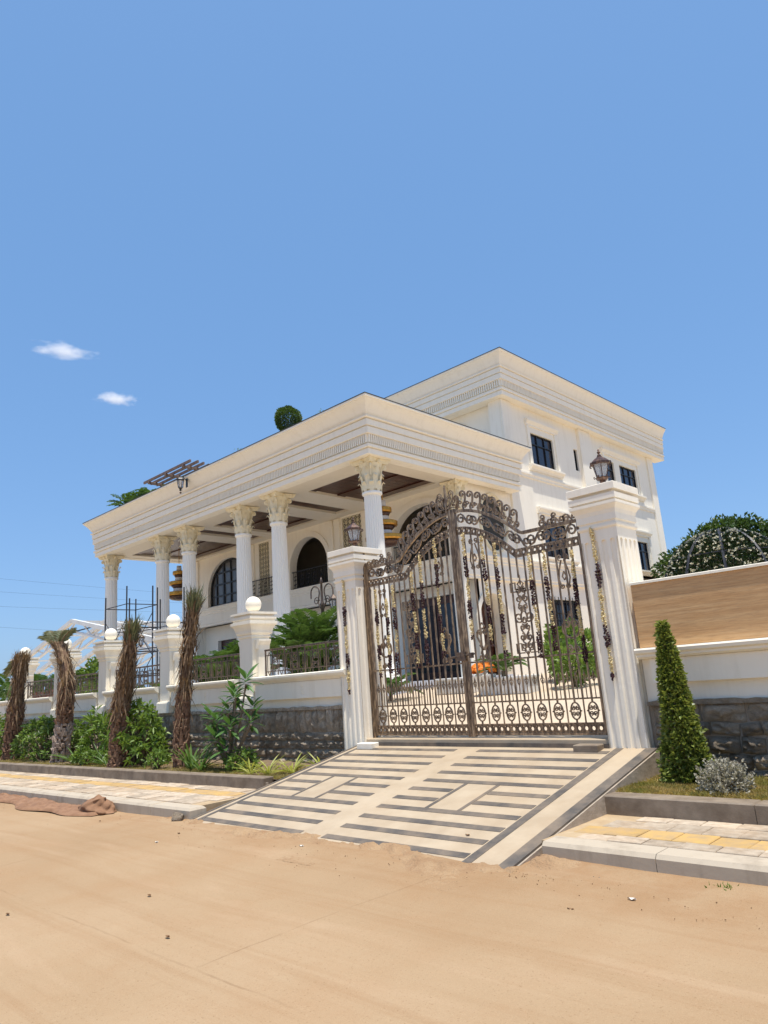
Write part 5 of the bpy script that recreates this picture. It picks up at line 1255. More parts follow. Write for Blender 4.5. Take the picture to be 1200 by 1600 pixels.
# white steel canopy frame at the far left
t = thing('canopy_frame', 'white steel frame of a gabled canopy behind the wall at the far left', 'canopy frame', (-50, 22, 1.4))
xa, xb, xc = -66.0, -52.9, -40.5
for y in (22.0, 24.5, 27.0, 29.5, 32.0):
    zr, ze = 7.55, 5.05
    for a, c in (((xa, ze - .6), (xb, zr)), ((xb, zr), (xc, ze))):
        b = MB(); b.tube([(a[0], y, a[1]), (c[0], y, c[1])], .20, 4); b.build('rafter', M['whitemetal'], t)
    MB().tube([(xb - 3.9, y, zr - .85), (xb + 3.6, y, zr - .78)], .05, 5).build('tie_bar', M['steel' if y == 22 else 'whitemetal'], t)
    for k in range(6):
        x0 = xa + (xc - xa) * (k + .5) / 6; f = lambda x: (ze - .6 + (zr - ze + .6) * (x - xa) / (xb - xa)) if x < xb else (zr + (ze - zr) * (x - xb) / (xc - xb)); MB().tube([(x0, y, f(x0) - .05), (x0 + 1.6, y, f(x0 + 1.6) - .75), (x0 + 3.0, y, f(x0 + 3.0) - .05)], .06, 4).build('web', M['whitemetal'], t)
    for a, c in (((xa, ze - 1.4), (xb, zr - .75)), ((xb, zr - .75), (xc, ze - .75))): MB().tube([(a[0], y, a[1]), (c[0], y, c[1])], .11, 4).build('lower_chord', M['whitemetal'], t)
    for x in (xa, xc): MB().tube([(x, y, 1.4), (x, y, 5.0 if x == xc else 4.4)], .10, 6).build('post', M['whitemetal'], t)
for k in range(9):
    x = xa + (xc - xa) * k / 8; f = lambda x: (ze - .6 + (zr - ze + .6) * (x - xa) / (xb - xa)) if x < xb else (zr + (ze - zr) * (x - xb) / (xc - xb)); MB().tube([(x, 22, f(x) + .1), (x, 32, f(x) + .1)], .08, 4).build('purlin', M['whitemetal'], t)
# overhead wires far off
for z0, sl, lab in ((9.35, -.06, 'lowest overhead wire crossing the sky at the left'), (11.36, -.012, 'second overhead wire from the bottom at the left'), (12.8, -.028, 'third overhead wire from the bottom at the left'), (14.1, -.04, 'topmost overhead wire crossing the sky at the left')):
    tag(MB().tube([(-75, 4 + 6 * k, z0 + sl * (6 * k - 20) + .00028 * (6 * k - 30) ** 2) for k in range(16)], .008, 3).build('overhead_wire', M['steel']), lab, 'wire', 'overhead wires')
# flower dome behind the travertine wall, and the tree beyond
t = thing('flower_dome', 'dome frame of dark steel ribs covered in dark leaves and cream flowers', 'dome', (-6.35, 20, 1.2)); dc = np.array([-6.35, 20, 3.30]); dr = 1.62
for k in range(10):
    a = 2 * PI * k / 10; MB().tube([(dc[0] + dr * math.cos(a) * math.sin(e), dc[1] + dr * math.sin(a) * math.sin(e), dc[2] + dr * math.cos(e)) for e in [PI / 2 * q / 12 for q in range(13)]] + [(dc[0] + dr * math.cos(a), dc[1] + dr * math.sin(a), 1.2)], .04, 5).build('rib', M['steel'], t)
for e in (.5, 1.0, 1.45): MB().tube([(dc[0] + dr * math.sin(e) * math.cos(a), dc[1] + dr * math.sin(e) * math.sin(a), dc[2] + dr * math.cos(e)) for a in [2 * PI * q / 32 for q in range(32)]], .018, 5, True).build('ring', M['steel'], t)
n = 15000; d = unit(rng.normal(size=(n, 3))); d[:, 2] = np.abs(d[:, 2]); q = dc + d * dr * rng.uniform(.88, .99, (n, 1)); V, F = leaves(q, d + rng.normal(size=(n, 3)) * .8, rng.uniform(.07, .13, n), .05); np_build('foliage', V, F, M['domeleaf'], t)
n = 620; d = unit(rng.normal(size=(n, 3))); d[:, 2] = np.abs(d[:, 2]); q = dc + d * dr * 1.0; parts = []
for k in range(5): parts.append(leaves(q, d + rng.normal(size=(n, 3)) * .9, rng.uniform(.04, .075, n), .045))
V, F = joinvf(parts); np_build('flower', V, F, M['petal'], t, kind='stuff')
def tree(loc, h, crown, label, n, ll, mat='cypress', name='tree'):
    t = thing(name, label, 'tree', loc); x, y, z = loc; b = MB(); b.tube([(x, y, z), (x + .1, y, z + h * .35), (x, y, z + h * .6)], h * .035, 8, r1=h * .018)
    parts = []
    for cx_, cy_, cz_, r in crown:
        b.tube([(x + .05, y, z + h * .4), (x + (cx_) * .5, y + cy_ * .5, z + h * .55), (x + cx_, y + cy_, cz_ + z)], h * .014, 5, r1=.02)
        m = int(n * r * r); d = rdirs(m, .15); rad = r * rng.uniform(.35, 1, (m, 1)) ** .5 * (1 + .22 * np.sin(d[:, :1] * 6 + cx_) * np.cos(d[:, 1:2] * 7 + cz_)); q = np.array([x + cx_, y + cy_, z + cz_]) + d * rad * [1.15, 1.15, .8]
        parts.append(leaves(q, d + rng.normal(size=(m, 3)) * .8, rng.uniform(.7, 1.3, m) * ll, ll * .5, .2, .1))
    V, F = joinvf(parts); np_build('crown', V, F, M[mat], t); b.build('trunk', M['twig'], t)
tree((-13.0, 40, 1.85), 7.8, [(-1.6, 0, 4.6, 1.4), (-.7, .3, 5.6, 1.1), (.5, 0, 6.0, 1.2), (1.5, 0, 5.9, 1.1), (.6, 1, 4.8, 1.5), (-.9, 1, 4.0, 1.4), (2.4, .5, 5.0, 1.2), (2.0, -1, 4.4, 1.3)], 'broad green tree beyond the flower dome', 900, .30)
tree((-9.4, 40, 1.7), 7.2, [(-1.0, 0, 4.6, 1.1), (-.2, 0, 5.6, 1.0), (.9, .4, 5.0, 1.1), (1.9, 0, 4.4, 1.2), (.4, -1, 4.2, 1.2), (3.4, 0, 3.8, 1.4)], 'second green tree to the right beyond the flower dome', 900, .30)
tag(MB().prism([(0, 0), (2.6, 0), (1.3, .9)], (30, 33), lambda a, c_, w: (-12.2 + a, w, 4.05 + c_)).box(-12.1, -9.7, 30.1, 32.9, 1.3, 4.05).build('garden_hut', M['redtile']), 'red roofed hut just showing between villa and flower dome', 'hut')
# planters and pots by the entrance
def planter(x, y, label, w=1.3, d=.5, h=.5, plants=True, mat='white_pot'):
    z = cz(y); t = thing('planter', label, 'planter', (x, y, z), 'white planters by the entrance'); n = 5
    b = MB(); b.box(x - w / 2, x + w / 2, y - d / 2, y + d / 2, z, z + h - .06); b.cbox(x - w / 2 - .04, x + w / 2 + .04, y - d / 2 - .04, y + d / 2 + .04, z + h - .059, z + h, .01)
    for k in range(int(w / .16)): b.box(x - w / 2 + .05 + k * .16, x - w / 2 + .11 + k * .16, y - d / 2 - .02, y - d / 2 - .001, z + .05, z + h - .1)
    b.build('box', M[mat], t); return t, z + h
for x, y, lab in ((-11.0, 16.2, 'white ribbed planter seen through the middle of the right gate leaf'), (-13.4, 17.0, 'white ribbed planter seen through the gate beside the centre post')): planter(x, y, lab, 1.3, .55, .45)
palm('pot_palm', 'small palm in the white planter, seen through the right gate leaf', (-11.2, 16.2, cz(16.2) + .5), 11, .8, (.4, 1.3), .5, 20, .25, .03, stems=1, trunk=.1)
palm('pot_palm', 'small palm seen through the left gate leaf by the corner column', (-14.9, 15.6, cz(15.6)), 14, 1.2, (.5, 1.3), .5, 26, .3, .035, stems=1, trunk=.15)
small_shrub('potted_shrub', 'leafy shrub seen through the right end of the gate', 'shrub', (-9.6, 17.0, cz(17)), .62, 900, .17, .09, 'leaflight', .85)
small_shrub('potted_shrub', 'bigger leafy shrub behind the right gate leaf below the grilled window', 'shrub', (-10.9, 19.2, cz(19)), .8, 1100, .2, .1, 'leaf', .9)
t = thing('marigold_urn', 'white urn heaped with marigolds beside the gate centre post', 'urn', (-11.75, 16.0, cz(16)), None); z = cz(16)
b = MB(); b.lathe([(.16, 0), (.2, .04), (.12, .1), (.3, .3), (.34, .5), (.36, .55), (.30, .56)], (-11.75, 16, z), 16); b.build('urn', M['white_pot'], t, True)
b = MB()
for k in range(130):
    d = rdirs(1)[0]; b.ball((-11.75 + d[0] * .33, 16 + d[1] * .33, z + .62 + abs(d[2]) * .24), random.uniform(.045, .075), 6, 4, .8, .2)
b.build('marigolds', M['marigold'], t, kind='stuff')
b = MB(); b.box(-11.2, -7.2, 19.98, 20.3, cz(20), cz(20) + .42)
tag(b.build('garden_kerb', M['granite']), 'low grey kerb wall edged with marigolds inside the gate', 'kerb wall')
b = MB()
for k in range(260):
    x = -11.2 + 4.0 * k / 260; b.ball((x, 19.85 + random.uniform(-.05, .05), cz(19.85) + .06 + random.uniform(0, .07)), random.uniform(.04, .065), 5, 4, .8, .2)
tag(b.build('marigold_garland', M['marigold']), 'line of orange marigolds laid along the low kerb wall', 'garland'); bpy.data.objects['marigold_garland']['kind'] = 'stuff'
# ------------------------------------------------------------------ planting in front of the wall
def date_palm(pts, r0, label, lean, pale=False, tuft='green', boot_top=.5, n_dry=520, seed=1, fork=None):
    rr = random.Random(seed); base = pts[0]; t = thing('date_palm', label, 'palm', base, 'newly planted date palms in the bed')
    P = [Vector(p) for p in pts]
    def at(k):
        x = k * (len(P) - 1); i = min(int(x), len(P) - 2); return P[i].lerp(P[i + 1], x - i)
    H_ = P[-1].z - P[0].z
    b = MB(); N = 14; b.tube([at(i / N) for i in range(N + 1)], r0 * .86, 12, r1=r0 * .72); b.build('trunk', M['bark'], t)
    n_row = int(H_ * boot_top / .055); b = MB(); bp = MB()
    for j in range(n_row):                                     # spiral of cut leaf bases, each a wedge of its own
        k = j / n_row * boot_top; c = at(k); r = r0 * (1.0 - .22 * k)
        for i in range(9):
            a = 2 * PI * (i + .5 * (j % 2)) / 9 + rr.uniform(-.28, .28); w = r * rr.uniform(.18, .40); dep = r * rr.uniform(.06, .36); h = .07 * rr.uniform(.6, 1.7)
            ca, sa = math.cos(a), math.sin(a)
            def q(o, s_, z): return (c.x + o * ca - s_ * sa, c.y + o * sa + s_ * ca, c.z + z)
            (bp if (pale and k < .28) else b).add([q(r * .8, -w, -h * .5), q(r * .8, w, -h * .5), q(r * .8, w * .7, h), q(r * .8, -w * .7, h), q(r + dep * .5, -w * .8, -h * .3), q(r + dep * .5, w * .8, -h * .3), q(r + dep, w * .35, h * .75), q(r + dep, -w * .35, h * .75)],
                  [(0, 1, 5, 4), (1, 2, 6, 5), (3, 0, 4, 7), (4, 5, 6, 7), (2, 3, 7, 6)])
    b.build('leaf_base', M['boot'], t, kind='stuff')
    if pale: bp.build('leaf_base', M['bootpale'], t, kind='stuff')
    def blades(n, k0, k1, spread, L, mat, name, W_=.022, centre=None, top=1.0):
        V = []; F = []
        for i in range(n):
            k = k0 + (k1 - k0) * rr.random(); c = at(k); ax = (at(min(1, k + .05)) - at(max(0, k - .05))).normalized(); a = rr.uniform(0, 2 * PI); r = r0 * rr.uniform(.45, .95) * (1 + .18 * math.sin(k * 9 + seed))
            o = Vector((math.cos(a), math.sin(a), 0)); p = c + o * r; Lk = L * rr.uniform(.5, 1.2)
            dn = -1 if (name == 'tied_fronds' and rr.random() < .42) else 1
            d = (ax * dn + o * rr.uniform(-.10, spread * (1.6 if dn < 0 else 1)) + Vector((rr.uniform(-.24, .24), rr.uniform(-.24, .24), rr.uniform(-.2, .2)))).normalized(); sdv = d.cross(o).normalized() * W_ * rr.uniform(.6, 1.5)
            m_ = p + d * Lk * .5 + o * rr.uniform(-.01, .05); e = p + d * Lk + o * rr.uniform(-.03, .12) - Vector((0, 0, rr.uniform(0, .12)))
            j = len(V); V += [p - sdv, p + sdv, m_ + sdv * .8, e, m_ - sdv * .8]; F += [(j, j + 1, j + 2), (j, j + 2, j + 4), (j + 4, j + 2, j + 3)]
        np_build(name, np.array([tuple(v) for v in V]), np.array(F), M[mat], t)
    blades(n_dry, boot_top * .75, .97, .13, .40, 'frond', 'tied_fronds', .017)
    if tuft == 'green': blades(240, .88, 1.0, .26, .44, 'frondgreen', 'green_tuft', .012)
    elif tuft == 'dry': blades(170, .87, 1.0, .22, .26, 'frond', 'dry_tuft', .014)
    if fork:
        for (dx, dy, dz, L) in fork:
            V, F, pp = frond_vf(tuple(at(.97)), math.atan2(dy, dx), L, dz, .25, 34, .30, .022, .2)
            o = np_build('frond', V, F, M['frondgreen'], t); b = MB(); b.tube(pp, .03, 5, r1=.008); b.build('midrib', M['frond'], o)
    return t
date_palm([(-12.70, 7.42, .25), (-12.72, 7.44, .9), (-12.70, 7.46, 1.45), (-12.58, 7.48, 2.2), (-12.45, 7.5, 2.9), (-12.36, 7.5, 3.35)], .135, 'tall slim bare date palm trunk with a green tuft, nearest the frangipani', .3, seed=2, boot_top=.46, n_dry=560)
date_palm([(-14.55, 7.05, .25), (-14.56, 7.07, .9), (-14.50, 7.10, 1.6), (-14.33, 7.12, 2.3), (-14.16, 7.12, 2.98)], .165, 'shaggy date palm trunk thick with dry fronds, left of the bare one', .2, seed=3, boot_top=.52, tuft='green', n_dry=760)
date_palm([(-17.95, 7.25, .25), (-17.85, 7.27, .9), (-17.75, 7.28, 1.6), (-17.75, 7.28, 2.3), (-18.0, 7.28, 2.75), (-18.25, 7.28, 3.05)], .18, 'date palm with pale scaly foot and a forked green top', .2, True, tuft='dry', seed=4, boot_top=.55, n_dry=640, fork=[(-1, .05, .85, .95), (-1, -.2, .7, .85), (-.6, .3, 1.1, .7), (.15, .1, 1.35, .6)])
date_palm([(-21.30, 7.32, .27), (-21.22, 7.32, 1.0), (-21.10, 7.32, 1.7), (-20.98, 7.32, 2.4), (-20.90, 7.32, 2.95)], .20, 'stubby date palm trunk at the left edge, brown and shaggy', .2, seed=5, boot_top=.50, tuft='dry', n_dry=760, fork=[(-1, 0, -.2, .9), (-1, .2, .1, .8)])
# rosette shrubs: leaves gathered at branch tips
def rosette_shrub(name, label, c, rad, tips, per, ll, lw, mat, tall=1.0, cat='shrub', light=.25):
    t = thing(name, label, cat, c); b = MB(); parts = []; parts2 = []
    for k in range(tips):
        d = rdirs(1, .25)[0]; d[2] = abs(d[2]) * .95 + .03; rr = random.uniform(.55, 1.0) ** .5
        p = np.array(c) + np.array([d[0] * rad[0] * rr, d[1] * rad[1] * rr, .10 + d[2] * rad[2] * rr])
        if k % 3 == 0: b.tube([(c[0] + d[0] * rad[0] * .12, c[1] + d[1] * rad[1] * .12, c[2] - .06), tuple(np.array(c) + (p - np.array(c)) * .55 + [0, 0, .04]), tuple(p)], .013, 4, r1=.006)
        ax = unit(d + np.array([0, 0, .5])); m = random.randint(per - 2, per + 3)
        D = unit(ax * rng.uniform(.0, .9, (m, 1)) + rng.normal(size=(m, 3)) * .75 + [0, 0, .15]); q = p - ax * rng.uniform(0, .10, (m, 1))
        (parts2 if random.random() < light else parts).append(leaves(q, D, rng.uniform(.75, 1.2, m) * ll, lw, .16, .18))
    V, F = joinvf(parts); np_build('foliage', V, F, M[mat], t)
    if parts2: V, F = joinvf(parts2); np_build('young_foliage', V, F, M['leaflight'], t)
    b.build('stem', M['twig'], t); return t
rosette_shrub('shrub', 'big glossy green shrub between the shaggy and the bare palm', (-14.45, 7.45, .27), (.80, .55, 1.25), 165, 9, .155, .055, 'leaf')
rosette_shrub('shrub', 'dark leafy shrub between stubby and forked palms', (-19.6, 7.45, .27), (1.5, .55, 1.05), 200, 9, .14, .05, 'leafdark', light=.35)
rosette_shrub('shrub', 'leafy shrub right of the stubby palm, low against the wall', (-18.6, 7.75, .27), (.7, .4, .95), 80, 9, .14, .05, 'leaf')
rosette_shrub('shrub', 'leafy shrub behind the foot of the shaggy palm', (-15.4, 7.75, .27), (.75, .35, .75), 80, 9, .14, .05, 'leafdark')
rosette_shrub('shrub', 'bright shrub at the extreme left behind the stubby palm', (-23.0, 7.5, .27), (1.0, .5, 1.15), 110, 9, .16, .06, 'leaf', light=.5)
rosette_shrub('palmate_shrub', 'pale green shrub with whorled leaves right of the forked palm', (-16.55, 7.6, .27), (.62, .4, 1.15), 46, 12, .24, .05, 'leaf', light=.6)
rosette_shrub('low_shrub', 'small bright green mound at the foot of the bare palm', (-13.15, 7.15, .27), (.34, .25, .30), 55, 9, .07, .035, 'leaflight')
rosette_shrub('low_shrub', 'small bright green mound between frangipani and yellow lilies', (-10.75, 7.45, .27), (.45, .3, .30), 70, 9, .07, .035, 'leaflight')
rosette_shrub('low_shrub', 'small green mound between the forked and the shaggy palm', (-16.2, 7.05, .27), (.4, .25, .32), 50, 9, .09, .04, 'leaf')
# frangipani: thick stems, each large leaf its own piece
def leaf_mesh(L, W_, name, mat, fold=.12, curve=.18):
    b = MB(); m = 6; vs = []; fs = []
    for i in range(m + 1):
        t_ = i / m; w = W_ / 2 * math.sin(PI * min(1, .06 + t_ * .94)) ** .75 * (1 if t_ < .99 else 0); z = -curve * L * t_ ** 2
        vs += [(L * t_, -w, z + w * fold * 2), (L * t_, 0, z), (L * t_, w, z + w * fold * 2)]
    for i in range(m): fs += [(i * 3, i * 3 + 3, i * 3 + 4, i * 3 + 1), (i * 3 + 1, i * 3 + 4, i * 3 + 5, i * 3 + 2)]
    b.add(vs, fs); return b.mesh(name, M[mat])
def aim(o, d, roll=0.0):
    o.rotation_euler = (Vector(d).to_track_quat('X', 'Z').to_matrix() @ Matrix.Rotation(roll, 3, 'X')).to_euler()
fl = [leaf_mesh(.32, .095, 'leaf', 'frangi'), leaf_mesh(.26, .085, 'leaf', 'frangi', curve=.3)]
def frangipani(label, base, tips):
    t = thing('frangipani', label, 'plant', base)
    for tx, ty_, tz in tips:
        b = MB(); m = ((base[0] + tx) / 2 + random.uniform(-.05, .05), (base[1] + ty_) / 2, base[2] + (tz - base[2]) * .45); b.tube([base, m, (tx, ty_, tz)], .026, 6, r1=.017); b.build('stem', M['granite'], t)
        for k in range(13):
            a = 2.4 * k; el = -.35 + .12 * k; o = put('leaf', random.choice(fl), t, (tx + .02 * math.cos(a), ty_ + .02 * math.sin(a), tz - .02 + .012 * k)); aim(o, (math.cos(a) * math.cos(el), math.sin(a) * math.cos(el), math.sin(el)), random.uniform(-.3, .3)); s_ = random.uniform(.75, 1.1); o.scale = (s_, s_, s_)
frangipani('tall frangipani with long paddle leaves in front of the nearest pier', (-11.3, 7.55, .25), [(-10.80, 7.6, 1.72), (-10.98, 7.5, 1.50), (-11.15, 7.45, 1.22), (-11.45, 7.4, 1.05), (-11.25, 7.65, 1.42), (-11.6, 7.5, .82), (-10.95, 7.35, .95), (-11.35, 7.3, .75), (-10.75, 7.7, 1.25), (-11.05, 7.3, .6), (-11.7, 7.45, 1.12), (-10.62, 7.55, 1.02)])
sl = [leaf_mesh(.62, .042, 'leaf', 'leafblade', .3, .35), leaf_mesh(.5, .036, 'leaf', 'leafblade', .3, .55)]
def strap_plant(label, c, n, s0, mat=None, name='spider_lily', meshes=sl):
    t = thing(name, label, 'plant', c)
    for k in range(n):
        a = random.uniform(0, 2 * PI); el = random.uniform(.55, 1.35); r = random.uniform(0, .07); o = put('leaf', random.choice(meshes), t, (c[0] + r * math.cos(a), c[1] + r * math.sin(a), c[2])); aim(o, (math.cos(a) * math.cos(el), math.sin(a) * math.cos(el), math.sin(el))); s_ = s0 * random.uniform(.7, 1.15); o.scale = (s_, s_, s_)
for c, n, s_, lab in (((-12.15, 7.3, .27), 26, 1.0, 'strap leaved lily clump just right of the bare palm'), ((-11.75, 7.25, .27), 24, .95, 'strap leaved lily clump at the left foot of the frangipani'), ((-16.9, 7.2, .27), 24, .95, 'strap leaved lily clump right of the forked palm foot'), ((-15.9, 7.3, .27), 24, 1.0, 'strap leaved lily clump midway between forked and shaggy palms'), ((-15.3, 7.2, .27), 22, .9, 'strap leaved lily clump left of the shaggy palm foot'), ((-11.05, 7.5, .27), 20, .8, 'strap leaved lily clump at the right foot of the frangipani')): strap_plant(lab, c, n, s_)
yl = [leaf_mesh(.34, .026, 'leaf', 'yellowleaf', .3, .5), leaf_mesh(.28, .024, 'leaf', 'yellowleaf', .3, .7)]
for c, n, lab in (((-10.1, 7.15, .27), 26, 'yellow green lily clump, leftmost of the four by the ramp'), ((-9.75, 7.25, .28), 30, 'yellow green lily clump, second of the four by the ramp'), ((-9.4, 7.45, .28), 28, 'yellow green lily clump, third of the four by the ramp'), ((-9.15, 7.85, .28), 24, 'yellow green lily clump right against the ramp edge')): strap_plant(lab, c, n, 1.0, name='yellow_lily', meshes=yl)
# ---- right bed: clipped cone, silver bush
t = thing('topiary_cone', 'tall clipped conical bush in front of the travertine wall', 'topiary', (-3.28, 7.95, .30)); n = 10000
h = 1 - np.sqrt(rng.uniform(0, 1, n)); h = np.where(rng.uniform(0, 1, n) < .25, rng.uniform(0, 1, n), h); a = rng.uniform(0, 2 * PI, n); H_ = 1.68
rad = (.215 * (1 - h) ** 1.0 + .028) * (1 + .10 * np.sin(a * 2 + h * 7 + 1) + .07 * np.sin(a * 5 - h * 17) + .05 * np.sin(a * 9 + h * 29)) * (1 + (rng.uniform(0, 1, n) < .03) * rng.uniform(.05, .3, n)); k = rng.uniform(.62, 1.03, n) ** .5
lean = np.stack([.035 * h * 0 - .02 * h, 0 * h, 0 * h], 1); bare = (np.cos(a - 3.9) > .72) & (h < .42) & (rng.uniform(0, 1, n) < .62); h, a, rad, k, n = h[~bare], a[~bare], rad[~bare], k[~bare], int((~bare).sum())
lean = np.stack([-.02 * h, 0 * h, 0 * h], 1); q = np.stack([-3.28 + np.cos(a) * rad * k, 7.95 + np.sin(a) * rad * k, .33 + h * H_], 1) + lean
D = np.stack([np.cos(a), np.sin(a), .5 + 0 * a], 1) + rng.normal(size=(n, 3)) * .65; V, F = leaves(q, D, rng.uniform(.04, .075, n), .034, .2, .1); np_build('foliage', V, F, M['topleaf'], t)
b = MB(); b.tube([(-3.28, 7.95, .25), (-3.29, 7.95, 1.9)], .03, 6, r1=.01)
for i in range(90):
    z = .36 + i * .0155; a_ = i * 2.4; r = .27 * (1 - (z - .33) / H_); b.tube([(-3.28, 7.95, z), (-3.28 + r * math.cos(a_), 7.95 + r * math.sin(a_), z + .1)], .008, 4, r1=.004)
b.build('stem', M['twig'], t)
t = thing('silver_bush', 'small silvery white bush beside the foot of the cone', 'shrub', (-2.76, 7.52, .28)); parts = []; b = MB()
for k in range(330):
    d = rdirs(1, .25)[0]; d[2] = abs(d[2]) * .9; rr = random.uniform(.62, 1) * (1 + .18 * math.sin(d[0] * 5 + 1) * math.sin(d[1] * 6 + d[2] * 4)); p = np.array([-2.76, 7.52, .33]) + d * np.array([.27, .25, .33]) * rr; m = 11
    if k % 4 == 0: b.tube([(-2.76, 7.52, .27), tuple(p)], .006, 4, r1=.003)
    ax = unit(d + [0, 0, .4]); q = p - ax * rng.uniform(-.03, .06, (m, 1)); parts.append(leaves(q, ax + rng.normal(size=(m, 3)) * .7, rng.uniform(.018, .032, m), .020, .25))
V, F = joinvf(parts); np_build('foliage', V, F, M['silver'], t); b.build('stem', M['twig'], t)
tag(MB().tube([(-2.45, 8.12, .36), (1.2, 8.2, .37)], .012, 6).build('water_pipe', M['whitemetal']), 'thin white pipe lying along the foot of the right stone wall', 'pipe')
# ---- grass
def grass(name, n, fx_, fy_, z, hmin, hmax, mat):
    x = fx_(n); y = fy_(n, x); keep = (np.sin(x * 3.1 + y * 2) + np.sin(y * 5.3 - x * 1.7) + rng.normal(0, .9, n)) > -1.1; x, y = x[keep], y[keep]; m = len(x)
    P = np.stack([x, y, np.full(m, z)], 1); D = rng.normal(size=(m, 3)) * .55; D[:, 2] = 1.0; V, F = leaves(P, D, rng.uniform(hmin, hmax, m), .006, .1, .25); o = np_build(name, V, F, M[mat], None, kind='stuff'); return o
grass('grass', 110000, lambda n: rng.uniform(-3.82, 1.5, n), lambda n, x: rng.uniform(7.21, 8.38, n), .285, .03, .11, 'grass')
grass('grass', 52000, lambda n: -9.0 - 16 * rng.uniform(0, 1, n) ** 1.5, lambda n, x: ly(x, 6.97) + rng.uniform(0, 1, n) ** 1.6 * 1.1, .262, .03, .075, 'grass')
# ---- cloth dropped by the kerb, litter on the road
def cloth_piece():
    nx_, ny_ = 90, 22; V = []
    for i in range(nx_):
        for j in range(ny_):
            u, v = i / (nx_ - 1), j / (ny_ - 1)
            x = -10.75 - u * 4.6; w = .50 * (.35 + .65 * math.sin(PI * min(1, .15 + u * .9)) ** .6) * (1 + .15 * math.sin(u * 17)); y0 = ly(x, 5.27) - .02
            y = y0 - v * w - .05 * math.sin(u * 6)
            z = .012 + .022 * abs(math.sin(v * 9 + math.sin(u * 14) * 1.3)) + .016 * abs(math.sin(u * 31 + v * 6)) + (.02 if v < .08 else 0) * abs(math.sin(u * 9))
            if v in (0, 1) or u in (0, 1): z = .004
            V.append((x, y, z))
    ii = (np.arange(nx_ - 1)[:, None] * ny_ + np.arange(ny_ - 1)[None]).ravel(); o = np_build('sack_cloth', np.array(V), np.stack([ii, ii + ny_, ii + ny_ + 1, ii + 1], 1), M['cloth']); o.data.polygons.foreach_set('use_smooth', [True] * len(o.data.polygons))
    V = []; n_, m_ = 72, 30                                    # the crumpled heap at its end
    for i in range(m_):
        e = PI / 2 * i / (m_ - 1)
        for k in range(n_):
            a = 2 * PI * k / n_; f = 1 + .12 * abs(math.sin(a * 2.5 + e * 3)) + .08 * abs(math.sin(a * 4 - e * 6 + 1)) - .16 * abs(math.sin(a * 1.5 + 2.2 * math.sin(e * 3))) + .025 * math.sin(a * 11 + e * 5)
            V.append((-11.1 + .40 * f * math.cos(a) * math.cos(e) - .05 * math.sin(e * 3), ly(-11.1, 5.12) + .22 * f * math.sin(a) * math.cos(e), .004 + .20 * (.9 + .25 * (f - 1)) * math.sin(e) * (1 + .35 * math.cos(a + .6))))
    F = [(i * n_ + k, i * n_ + (k + 1) % n_, (i + 1) * n_ + (k + 1) % n_, (i + 1) * n_ + k) for i in range(m_ - 1) for k in range(n_)]
    h = np_build('crumpled_fold', np.array(V), np.array(F), M['cloth'], o); h.data.polygons.foreach_set('use_smooth', [True] * len(h.data.polygons)); return o
tag(cloth_piece(), 'crumpled brown sackcloth heaped and trailing along the left kerb', 'cloth')
LIT = [(-6.2, 5.0, 'white', 'white scrap of litter at the ramp foot'), (-8.0, 4.35, 'white', 'pale scrap on the road left of the ramp'), (-3.05, 5.35, 'white', 'pale scrap below the right kerb, nearer the ramp'), (-2.6, 5.0, 'white', 'pale scrap below the right kerb, farther from it'), (-2.85, 4.6, 'brown', 'dry brown clod on the road below the right kerb'), (-4.9, 2.75, 'brown', 'curled dry leaf on the road in the middle foreground'), (-6.0, 3.2, 'brown', 'dry leaf on the road left of the middle'), (-8.2, 4.75, 'brown', 'dry leaf on the road just left of the ramp corner'), (-4.6, 5.75, 'brown', 'dry leaf on the lower right of the ramp'), (-2.15, 5.5, 'green', 'tuft of weed at the foot of the right kerb'), (-5.4, 1.75, 'brown', 'small dry leaf near the lower left corner of the road'), (-10.2, 4.7, 'brown', 'small clod in front of the trailing cloth'), (-6.6, 2.3, 'brown', 'small dark leaf at the far left of the road')]
for x, y, c, lab in LIT:
    z = (rz0(y) + .004) if -8.8 < x < -3.9 and y > 5.3 else .0; b = MB(); s_ = .020 if c == 'brown' else .026
    if c == 'green':
        V, F = leaves(np.array([[x, y, z]] * 40) + rng.normal(size=(40, 3)) * [.05, .02, .0], rdirs(40, .7), .05, .012); o = np_build('weed_tuft', V, F, M['leaf'])
        tag(o, lab, 'weed'); o['kind'] = 'stuff'; continue
    pts = []
    for i in range(9):
        t_ = i / 8 - .5; a = random.uniform(.6, 1); pts += [(x + t_ * s_ * 2.4, y - s_ * .55 * a * (1 - (2 * t_) ** 2) - .004, z + .010 + .006 * math.sin(i)), (x + t_ * s_ * 2.4, y, z + .002), (x + t_ * s_ * 2.4, y + s_ * .55 * a * (1 - (2 * t_) ** 2) + .004, z + .009)]
    b.add(pts, [q for i in range(8) for q in ((i * 3, i * 3 + 3, i * 3 + 4, i * 3 + 1), (i * 3 + 1, i * 3 + 4, i * 3 + 5, i * 3 + 2))]); tag(b.build('litter_scrap' if c == 'white' else 'dry_leaf', M['litter' if c == 'white' else 'dryleaf']), lab, 'litter' if c == 'white' else 'leaf')
n = 700; x = np.where(rng.uniform(0, 1, n) < .45, rng.normal(-3.45, .22, n), rng.uniform(-14, 1, n)); y = np.where(np.abs(x + 3.45) < .5, rng.normal(5.45, .2, n), 5.35 - np.abs(rng.normal(0, .45, n))); b = MB()
for i in range(n):
    if y[i] > .5: b.ball((x[i], y[i], .004), random.uniform(.002, .006), 5, 3, .7, .3)
b.build('pebbles', M['dryleaf'], kind='stuff')
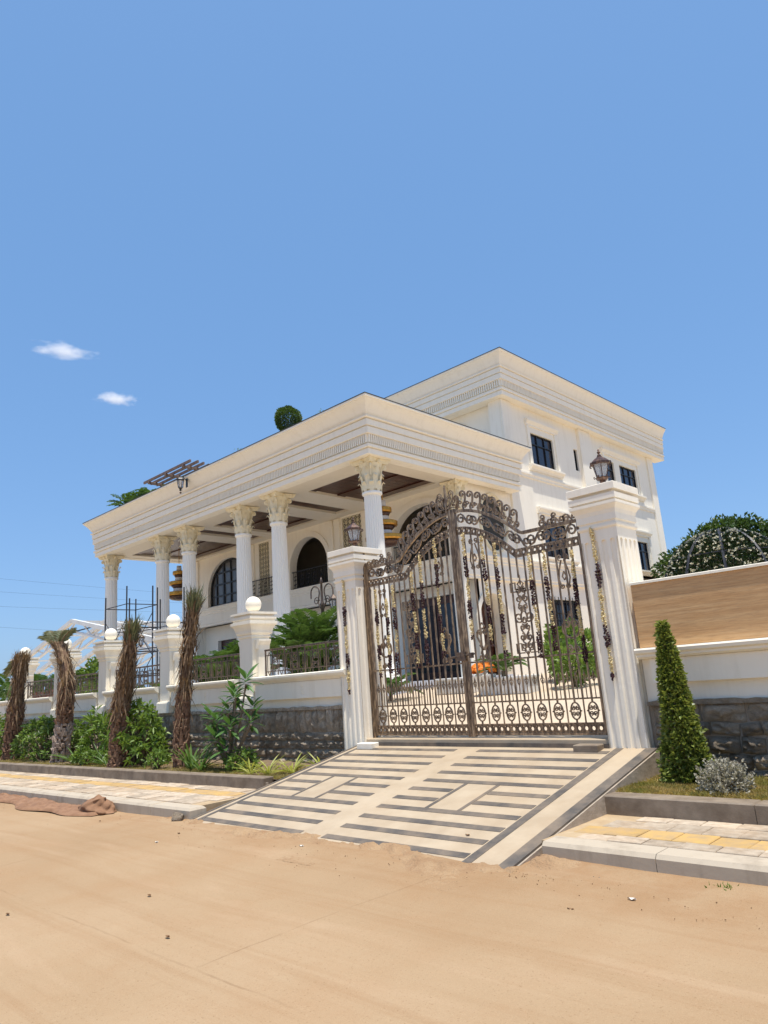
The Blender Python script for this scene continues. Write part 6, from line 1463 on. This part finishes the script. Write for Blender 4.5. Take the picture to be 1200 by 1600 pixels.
o = put('rock', random.choice(SM), None, (-9.02, 5.20, .03), (1.2, .3, .8), (.13, .22, .10)); tag(o, 'dark rock lying at the left foot of the ramp by the kerb end', 'rock')
# ---- two small clouds
def cloud(name, label, c, size, seed):
    b = MB(); rr = random.Random(seed); b.ball((0, 0, 0), 1, 24, 14); o = b.build(name, mk_cloud(seed)); o.location = c; o.scale = size; o.rotation_euler = (0, 0, R(69)); tag(o, label, 'cloud'); return o
def mk_cloud(seed):
    m = bpy.data.materials.new('cloud_vapour'); m.use_nodes = True; nt = m.node_tree; n = nt.nodes; l = nt.links; n.remove(n['Principled BSDF'])
    v = n.new('ShaderNodeVolumePrincipled'); v.inputs['Color'].default_value = (1, 1, 1, 1); v.inputs['Anisotropy'].default_value = .2
    tc = n.new('ShaderNodeTexCoord'); ln = n.new('ShaderNodeVectorMath'); ln.operation = 'LENGTH'; l.new(tc.outputs['Object'], ln.inputs[0])
    mp = n.new('ShaderNodeMapping'); mp.inputs['Scale'].default_value = (2.2, 1.5, 1.1); mp.inputs['Location'].default_value = (seed * 3.1, seed, 0); l.new(tc.outputs['Object'], mp.inputs[0])
    nz = n.new('ShaderNodeTexNoise'); nz.inputs['Scale'].default_value = 1.1; nz.inputs['Detail'].default_value = 7; nz.inputs['Roughness'].default_value = .62; l.new(mp.outputs[0], nz.inputs['Vector'])
    a = n.new('ShaderNodeMath'); a.operation = 'MULTIPLY_ADD'; l.new(ln.outputs['Value'], a.inputs[0]); a.inputs[1].default_value = -.62; l.new(nz.outputs['Fac'], a.inputs[2])
    r_ = n.new('ShaderNodeMapRange'); l.new(a.outputs[0], r_.inputs['Value']); r_.inputs['From Min'].default_value = .08; r_.inputs['From Max'].default_value = .5; r_.inputs['To Min'].default_value = 0; r_.inputs['To Max'].default_value = .075
    l.new(r_.outputs[0], v.inputs['Density']); l.new(v.outputs[0], n['Material Output'].inputs['Volume']); return m
cloud('cloud', 'upper of the two small white clouds at the left', (-1175.0, 459.0, 608.0), (74, 40, 12), 1)
cloud('cloud', 'lower of the two small white clouds at the left', (-1168.0, 553.0, 539.0), (50, 34, 13), 2)
